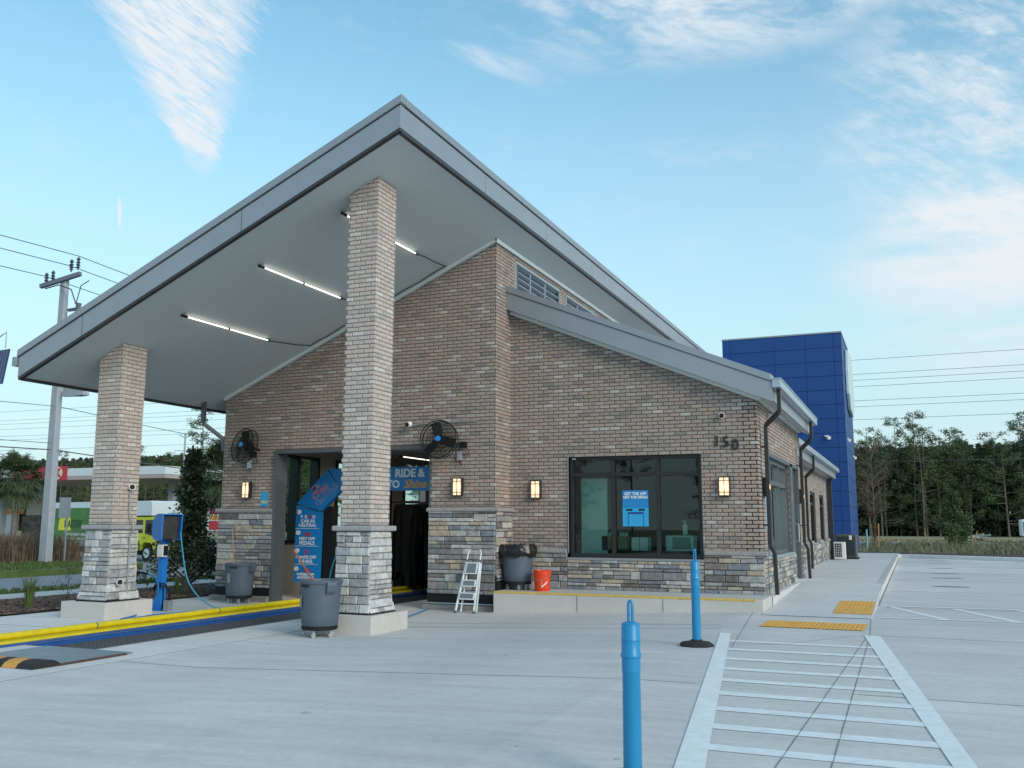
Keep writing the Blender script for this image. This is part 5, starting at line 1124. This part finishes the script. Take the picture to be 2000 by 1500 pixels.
# palms
def palm(label, h, spread=1.5, nf=90, seed=1):
    random.seed(seed); t = thing('palm_tree', (0,0,0), label, 'palm', 'palms by the road'); T = MB(); T.tube([(0,0,0),(.02,0,h*.4),(0,.02,h*.6)], .2, 12, rr=[.19,.17,.17]); T.build('trunk', mat('palm_trunk', (.15,.13,.115), .95, var=.3, vscale=9, bump=.8), t, smooth=True)
    B = MB()
    for i in range(60):
        a = i*2.4; z = h*.52+i*(h*.46/60); o_ = Vector((math.cos(a),math.sin(a),0)); s_ = Vector((-math.sin(a),math.cos(a),0)); b0 = o_*.14+Vector((0,0,z)); e = o_*rnd(.26,.36)+Vector((0,0,z+rnd(.22,.4)))
        B.add([b0-s_*.05, b0+s_*.05, e+s_*.02, e-s_*.02, b0-s_*.05+Vector((0,0,.06)), e+Vector((0,0,.03))], [(0,1,2,3),(0,3,5,4)])
    B.build('boots', mat('palm_boot', (.30,.26,.22), .9, island=[(.30,.26,.22),(.2,.17,.14),(.38,.34,.29)]), t, fixn=False)
    Fm = MB()
    for i in range(nf):
        a = rnd(0,6.283); el = math.radians(rnd(-65,75)); d = Vector((math.cos(a)*math.cos(el),math.sin(a)*math.cos(el),math.sin(el))); c0 = Vector((0,0,h)); L = rnd(.7,1.1)*spread*.62; hub = c0+d*L; side = d.cross(Vector((0,0,1))).normalized(); upv = side.cross(d)
        Fm.bar(c0, hub, .02); 
        for k in range(26):
            th = math.radians(-100+200*k/25); l = spread*rnd(.42,.62)*(1-.25*abs(th)/1.8); v = (d*math.cos(th)+side*math.sin(th)).normalized(); dr_ = Vector((0,0,-rnd(.12,.32)*spread)); m_ = hub+v*l*.6+dr_*.15; e = hub+v*l+dr_*.75; w = (v.cross(upv)).normalized()*.028
            Fm.add([hub-w*.5, hub+w*.5, m_+w, m_-w, e],[(0,1,2,3),(3,2,4)])
    Fm.build('fronds', M_palm, t, fixn=False); return t
pa = palm('palm tree with a bare trunk and boots left of the utility pole', 4.5, 1.9, 105, 5); pa.location = (-52.5,42.5,.0); pa.rotation_euler = (0,0,.6)
dup(pa, (-56.5,41.0,.2), 2.1, 'palm tree cut off by the left edge of the view', 1.12); dup(pa, (-28.2,33.5,-.5), 4.0, 'palm tree half hidden behind the corner of the brick wall', .97)
# ------------------------------------------------------------------ utility pole and wires
up_ = thing('utility_pole', (-29.65,25.5,.1), 'square grey concrete utility pole with crossarm and transformer gear', 'utility pole')
q_ = MB(); q_.add([(-29.97,25.4,.1),(-29.56,25.4,.1),(-29.56,25.7,.1),(-29.97,25.7,.1),(-30.0,25.45,11.0),(-29.72,25.45,11.0),(-29.72,25.65,11.0),(-30.0,25.65,11.0)],BOXF); q_.build('pole_shaft', M_concpole, up_, bevel=.03)
q_ = MB(); q_.bar((-30.85,25.3,10.78),(-29.0,25.5,11.15),.14,.16); q_.build('crossarm', mat('crossarm_grey', (.16,.17,.22), .7), up_)
for x, z in ((-30.75,10.85),(-30.4,10.9),(-29.45,11.25),(-29.1,11.3)):
    q_ = MB(); q_.lathe([(.03,0),(.03,.08),(.09,.1),(.03,.14),(.09,.2),(.03,.24),(.09,.3),(.03,.34),(.08,.42),(.03,.5),(0,.52)], (x,25.45,z), 10); q_.build('insulator', M_lead, up_, smooth=True)
q_ = MB()
for z in (9.75,9.2): q_.bar((-29.5,25.5,z),(-28.95,25.45,z),.1); q_.cyl((-28.9,25.4,z-.15),(-28.85,25.4,z+.2),.1)
q_.cyl((-28.8,25.4,9.2),(-28.8,25.4,9.9),.05); q_.tube([(-30.7,25.4,10.7),(-29.9,25.3,10.75),(-29.2,25.3,10.5),(-28.9,25.3,9.9)],.025); q_.tube([(-28.9,25.3,9.9),(-28.7,25.3,10.6),(-28.3,25.3,10.75)],.02); q_.build('switch_gear', M_lead, up_)
q_ = MB(); q_.bar((-29.4,25.5,6.55),(-28.2,25.4,6.5),.12,.35); q_.bar((-28.6,25.4,6.4),(-28.15,25.4,6.42),.3,.12); q_.build('street_light_arm', M_concpole, up_)
def wire(a, b_, sag, r_, label, grp='overhead wires', n=14, blobs=()):
    a, b_ = Vector(a), Vector(b_); q_ = MB(); q_.tube([a.lerp(b_, i/n)-Vector((0,0,4*sag*(i/n)*(1-i/n))) for i in range(n+1)], r_, 5)
    for f in blobs: c_ = a.lerp(b_, f)-Vector((0,0,4*sag*f*(1-f))); q_.lathe([(0,-.22),(.09,-.1),(.09,.1),(0,.22)], c_, 8)
    tag(q_.build('power_line', M_lead), label, 'wire', grp)
for (x, z, bl) in ((-29.1,11.85,()),(-29.5,11.5,(.62,.66)),(-30.75,11.2,())):
    wire((x,25.45,z),(x,-22,z+.4),.7,.016,'overhead power line running from the utility pole toward the viewer',blobs=()); wire((x,25.45,z),(x,75,z+.2),.7,.016,'overhead power line running from the utility pole into the distance')
wire((-29.6,25.3,6.0),(-29.6,-25,6.2),.6,.012,'thin cable below the transformer running toward the viewer'); wire((-29.6,25.6,6.0),(-29.6,90,6.2),1.2,.014,'thin cable passing behind the left pillar')
wire((-29.6,25.3,4.35),(-29.6,-25,4.5),.35,.022,'black telecom cable crossing the utility pole low down'); wire((-29.6,25.6,4.35),(-29.6,90,4.5),.9,.022,'black telecom cable continuing behind the left pillar')
wire((-29.6,25.3,4.6),(-29.6,-25,4.75),.35,.012,'thin cable just above the black telecom cable')
for i, (z, z2) in enumerate(((13.5,13.7),(12.55,12.6),(12.15,12.15),(11.6,11.75),(10.85,10.55),(10.45,10.1),(9.35,9.3),(6.3,6.3))):
    wire((-90,70,z),(60,70,z2),.25,.014,'thin power line crossing the sky right of the blue tower','power lines behind the tower',n=24)
for (x, y, h) in ((-110,120,16.6),(-106.5,120,15.9)):
    t = thing('far_utility_pole', (x,y,0), 'distant utility pole with crossarm above the trees behind the filling station' if x == -110 else 'distant utility pole with a lamp arm above the trees', 'utility pole', 'distant utility poles')
    q_ = MB(); q_.cyl((x,y,0),(x,y,h),.2,.14,8); q_.build('pole_shaft', M_concpole, t); q_ = MB(); q_.bar((x-1.3,y,h-.3),(x,y,h-.9),.12); q_.bar((x,y,h-.9),(x+1.3,y,h-.3),.12); q_.bar((x-2.2,y,h-2.9),(x+1.9,y,h-3.1),.1); q_.build('crossarm', M_concpole, t)
for z, z2 in ((9.6,8.6),(8.3,7.6),(6.2,6.0),(4.9,5.4)): wire((-190,116,z+1),(-85,116,z2+1),.4,.02,'pale wire in front of the wood behind the filling station','distant wires')
# sign seen from behind, solar panel
t = thing('road_sign', (-29.6,26.2,.15), 'grey back of a road sign beside the utility pole', 'sign'); MB().box(-29.98,-29.40,26.18,26.2,1.82,2.6).build('sign_plate', M_galv, t, bevel=.01); q_ = MB(); q_.bar((-29.6,26.24,.15),(-29.6,26.24,2.6),.05); q_.build('post', M_galv, t)
t = thing('solar_panel', (-31.2,24,6.7), 'dark blue ribbed solar panel at the left edge of the view', 'solar panel'); q_ = MB(); q_.obox((-31.15,24,7.38),(.42,0,.02),(0,.03,0),(.06,.05,.66)); q_.build('panel', mat('solar_blue', (.03,.06,.16), .3), t); q_ = MB()
for i in range(6): q_.obox((-31.5+.14*i,23.96,7.38),(.004,0,0),(0,.005,0),(.06,.05,.65))
q_.tube([(-31.6,24,8.3),(-31.1,24,8.6),(-30.85,24,8.7),(-30.85,24,8.1)],.02); q_.bar((-31.5,24.1,0),(-31.5,24.1,8.0),.12); q_.build('panel_rib', M_galv, t)
# ------------------------------------------------------------------ filling station
fs = thing('filling_station_canopy', (-60,57,0), 'white and red filling station canopy behind the road', 'canopy')
fw_ = mat('canopy_white', (.62,.66,.68), .5); fr_ = mat('canopy_red', (.48,.03,.05), .5); fb_ = mat('canopy_band', (.40,.33,.32), .6)
CX1, CY, CZ = -52.2, 55.0, 5.1
q_ = MB(); q_.box(-78,CX1,CY,CY+9,CZ+.30,CZ+.92); q_.build('fascia', fw_, fs); q_ = MB(); q_.box(-77.95,CX1-.05,CY+.02,CY+8.95,CZ+.0,CZ+.299); q_.build('lower_band', fb_, fs)
q_ = MB(); q_.box(-68.5,-62.35,CY-.06,CY-.005,CZ-.02,CZ+1.12); q_.build('logo_panel', fr_, fs)
cy_ = mat('cream', (.62,.58,.42), .6); q_ = MB(); q_.cyl((-63.35,CY-.10,CZ+.55),(-63.35,CY-.065,CZ+.55),.52,n=28); q_.build('logo_disc', cy_, fs); text('K', .95, (-63.3,CY-.12,CZ+.55), fr_, fs, offset=.05)
for x in (-55.5,-75): q_ = MB(); q_.box(x-.25,x+.25,CY+4.2,CY+4.7,-.3,CZ); q_.build('canopy_post', M_concpole, fs)
ft = thing('stone_pier', (-71.5,60,0), 'beige pier with dark stone base and small letter P sign', 'pier'); q_ = MB(); q_.box(-72.7,-70.9,60,61.5,2.35,4.4+1); q_.build('pier_shaft', mat('beige_stucco', (.42,.40,.34), .8), ft)
q_ = MB(); stoneface(q_,'y',59.9,-1,-72.95,-70.7,-.3,2.3,hs=(.2,.3),ws=(.3,.8)); q_.box(-72.95,-70.7,59.9,61.6,-.3,2.3); q_.build('pier_base', mat('dark_pier_stone', (.10,.085,.08), .9, island=[(.10,.085,.08),(.14,.12,.11),(.07,.06,.06)]), ft, fixn=False); text('P', .7, (-71.15,59.95,3.55), mat('sign_orange_red', (.5,.12,.08), .5), ft, offset=.03)
fp = thing('fuel_pump', (-79,63,0), 'white fuel pump under an orange topper', 'fuel pump'); q_ = MB(); q_.box(-80.5,-77.9,62.8,63.4,-.3,2.5); q_.build('pump_body', M_wplast, fp); q_ = MB(); q_.box(-81.1,-77.3,62.7,63.6,2.5,3.0); q_.build('topper', mat('orange_topper', (.62,.20,.03), .5), fp)
sg = thing('station_sign', (-46.6,55.5,0), 'red square filling station price sign with a K at the wall corner', 'sign'); q_ = MB(); q_.box(-48.3,-45.1,55.4,55.7,1.1,3.8); q_.build('sign_frame', fw_, sg)
q_ = MB(); q_.box(-48.05,-45.3,55.37,55.399,2.35,3.68); q_.box(-48.05,-45.3,55.37,55.399,1.2,1.85); q_.build('red_face', fr_, sg); q_ = MB(); q_.box(-48.05,-45.3,55.372,55.399,1.95,2.25); q_.build('orange_band', mat('orange_band', (.6,.3,.06), .5), sg)
q_ = MB(); q_.cyl((-46.95,55.34,3.0),(-46.95,55.365,3.0),.56,n=28); q_.build('logo_disc', fw_, sg); text('K', 1.0, (-46.9,55.32,3.0), fr_, sg, offset=.05); q_ = MB(); q_.box(-46.6,-46.3,55.5,55.6,-.3,1.1); q_.build('post', M_galv, sg)
def car(loc, rz, col, label, h=1.6):
    t = thing('parked_car', loc, label, 'car', 'cars at the filling station'); L = 4.7; q_ = MB(); mt = mat('car_paint', col, .3, .4)
    pr = [(-L/2,.35),(-L/2,.85),(-L/2+.12,.95),(-L/2+.5,1.0),(-L/2+.95,h-.08),(-L/2+1.3,h),(L/2-2.0,h),(L/2-1.15,1.05),(L/2-.25,.92),(L/2,.75),(L/2,.35)]
    q_.prism(pr,'y',-.88,.88); q_.build('body', mt, t, bevel=.05); q_ = MB(); gp = [(-L/2+.62,1.02),(-L/2+1.0,h-.13),(-L/2+1.3,h-.08),(L/2-2.02,h-.08),(L/2-1.3,1.05)]; q_.prism(gp,'y',-.89,.89); q_.prism([(a*1.0,b_) for a, b_ in gp],'y',-.892,-.5); q_.add([(L/2-1.98,-.75,h-.05),(L/2-1.98,.75,h-.05),(L/2-1.2,.8,1.08),(L/2-1.2,-.8,1.08)],[(0,1,2,3)]); q_.build('window', mat('car_glass', (.05,.08,.10), .08), t)
    for x in (-1.4,1.45):
        for y in (-.84,.84): w = MB(); w.cyl((x,y-.1,.33),(x,y+.1,.33),.33,n=20); o_ = w.build('wheel', M_rub, t); w = MB(); w.cyl((x,y-.11,.33),(x,y+.11,.33),.2,n=16); w.build('rim', M_galv, o_)
    t.rotation_euler = (0,0,rz); return t
car((-55.2,44.2,-.25), math.radians(-8), (.05,.09,.16), 'dark blue car behind the brown ornamental grass at the left edge', 1.75); car((-50.3,45.5,-.3), math.radians(150), (.07,.08,.09), 'dark car partly hidden behind the utility pole', 1.45)
# ------------------------------------------------------------------ box truck
tk = thing('box_truck', (-39,37.6,-.3), 'yellow cab landscaping box truck with green printed box', 'truck')
TA = Vector((.983,-.16,0)).normalized() if False else Vector((.98,-.199,0)).normalized(); TN = Vector((TA.y,-TA.x,0))   # TN points toward the viewer
OR = Vector((-36.3,37.15,-.3))-TA*.62        # front wheel ground point
def tp_(u, n, z): return OR+TA*u-TN*n+Vector((0,0,z))
def tprism(mb, poly, n0, n1, mi=0):
    k = len(poly); vs = [tp_(u,n0,z) for u, z in poly]+[tp_(u,n1,z) for u, z in poly]
    mb.add(vs, [tuple(range(k)), tuple(range(2*k-1,k-1,-1))]+[(i,k+i,k+(i+1)%k,(i+1)%k) for i in range(k)], mi)
M_cab = mat('truck_yellow_green', (.78,.74,.02), .35); M_tgreen = mat('truck_print_green', (.06,.20,.03), .45, var=.35, vscale=1.3); M_tglass = mat('truck_glass', (.02,.025,.03), .1)
q_ = MB(); tprism(q_, [(-8.1,.86),(-8.1,3.1),(.85,3.1),(1.0,3.0),(1.02,2.34),(-.70,2.34),(-.70,.86)], .0, 2.2); bx = q_.build('cargo_box', mat('box_white', (.68,.72,.74), .45), tk)
q_ = MB(); tprism(q_, [(-8.0,.95),(-8.0,2.78),(-3.0,2.78),(-3.0,.95)], -.012, -.002); q_.build('side_print', M_tgreen, bx)
q_ = MB(); tprism(q_, [(-6.95+.62*math.cos(t), 1.75+.85*math.sin(t)) for t in [math.pi*i/16 for i in range(17)]]+[(-7.57,1.75)], -.02, -.013); tprism(q_, [(-7.57,1.55),(-7.57,1.75),(-6.33,1.75),(-6.33,1.55)], -.02, -.013); q_.build('sun_print', M_cab, bx)
q_ = MB(); tprism(q_, [(-3.6,1.55),(-3.9,1.85),(-3.9,2.4),(-3.55,2.75),(-2.56,2.75),(-2.56,1.55)], -.02, -.013); q_.build('white_print', fw_, bx)
def ttext(s, size, u, z, m, off=.01, sx=1.):
    o_ = text(s, size, (0,0,0), m, None, offset=off, sx=sx, name='lettering'); ang = math.atan2(TA.y, TA.x)
    o_.data.transform(Matrix.Translation(tp_(u,-.024,z)-world_loc(bx)) @ Matrix.Rotation(ang,4,'Z')); o_.parent = bx
ttext('MASTERS', .58, -6.1, 1.90, mat('dark_green_letter', (.015,.08,.02), .5), .02, .75); ttext('MAINTENANCE • IRRIGATION', .2, -5.5, 1.32, fw_, .006); ttext('FERTILIZATION • WEED CONTROL', .2, -5.6, 1.08, fw_, .006)
q_ = MB(); tprism(q_, [(-8.1,.70),(-8.1,.84),(-.5,.84),(-.5,.70)], .1, 2.1); tprism(q_, [(-8.12,.845),(-8.12,.93),(-.6,.93),(-.6,.845)], -.03, -.013); q_.build('chassis', M_galv, tk)
q_ = MB(); tprism(q_, [(-.65,.55),(-.65,2.2),(-.55,2.28),(1.1,2.28),(1.28,2.18),(1.62,1.25),(1.68,.75),(1.62,.42),(1.2,.42),(1.12,.75),(.88,.95),(.36,.95),(.12,.75),(.05,.55)], .08, 2.1); cabo = q_.build('cab', M_cab, tk, bevel=.04)
q_ = MB(); tprism(q_, [(.42,1.42),(.42,2.12),(1.05,2.12),(1.38,1.30),(1.0,1.32)], .068, .079); tprism(q_, [(-.38,1.45),(-.38,2.12),(.22,2.12),(.22,1.45)], .068, .079); q_.build('window', M_tglass, tk)
q_ = MB(); tprism(q_, [(1.22,2.14),(1.30,2.14),(1.66,1.27),(1.60,1.27)], .2, 1.98); q_.build('windscreen', M_tglass, tk)
q_ = MB(); tprism(q_, [(.05,.56),(.1,.85),(-.1,1.08),(-.4,1.0),(-.62,1.1),(-.62,.56)], .06, .078); tprism(q_, [(1.64,.43),(1.64,.66),(1.45,.8),(1.3,.62),(1.22,.43)], .06, .078); q_.build('grass_print', M_tgreen, tk)
q_ = MB(); q_.bar(tp_(1.2,-.05,1.9),tp_(1.25,-.25,1.9),.04); q_.obox(tp_(1.28,-.28,1.7),TA*.05,TN*.1,Vector((0,0,.22))); q_.obox(tp_(.36,.07,1.2),TA*.07,TN*.012,Vector((0,0,.02))); q_.build('mirror', M_black, tk)
for u in (0.62,-4.7):
    for n_ in (.12,1.85):
        w = MB(); w.cyl(tp_(u,n_-.02,.42),tp_(u,n_+.25,.42),.42,n=28); o_ = w.build('wheel', M_rub, tk); w = MB(); w.cyl(tp_(u,n_-.035,.42),tp_(u,n_-.021,.42),.24,n=20); w.cyl(tp_(u,n_-.06,.42),tp_(u,n_-.036,.42),.08,n=12)
        w.build('rim', M_white, o_)
q_ = MB(); tprism(q_, [(-.5,.3),(-.5,.72),(-4.5,.72),(-4.5,.45)], .5, 1.7); q_.build('fuel_tank', M_black, tk)
# person in the cab
pp = thing('person', tuple(tp_(.75,.5,1.0)), 'driver in a grey shirt sitting behind the truck cab window', 'person')
q_ = MB(); c_ = tp_(.72,.45,0); q_.lathe([(0,.95),(.18,.95),(.17,1.15),(.20,1.36),(.14,1.46),(.055,1.49),(.05,1.56),(.075,1.60),(.095,1.68),(.10,1.75),(.085,1.84),(.045,1.89),(0,1.9)], c_, 20)
q_.tube([c_+Vector((0,-.17,1.4)), c_+Vector((.12,-.24,1.15)), c_+Vector((.42,-.2,1.22))], .045, 8, rr=[.06,.048,.035]); q_.build('body', mat('driver_tone', (.20,.14,.11), .8), pp, smooth=True)
# ------------------------------------------------------------------ things beyond the field on the right
t = thing('log_pile', (5,100,.3), 'pale heap of felled logs at the edge of the field', 'log pile'); q_ = MB(); random.seed(9)
for i in range(16):
    x, y, z = 4.2+rnd(0,1.5), 100+rnd(-.8,.8), .35+rnd(0,.45); a = rnd(-.5,.5); q_.cyl((x,y,z),(x+math.cos(a)*rnd(.8,1.5),y+math.sin(a),z+rnd(-.2,.25)),.09,n=8)
q_.build('logs', mat('grey_log', (.33,.31,.28), .9, var=.3, vscale=3), t)
t = thing('utility_trailer', (9.3,90,.5), 'white trailer front cut off by the right edge of the view', 'trailer'); q_ = MB(); q_.box(8.35,12,89,91,.8,2.2); q_.build('trailer_body', M_wplast, t, bevel=.1); q_ = MB(); q_.box(8.5,10.5,88.98,88.99,1.05,2.0); q_.build('window', mat('trailer_window', (.12,.16,.15), .2), t); q_ = MB(); q_.cyl((9.4,88.9,.55),(9.4,89.1,.55),.34,n=20); q_.build('wheel', M_rub, t); q_ = MB(); q_.bar((8.35,90,.7),(7.9,90,.55),.08); q_.build('hitch', M_galv, t)
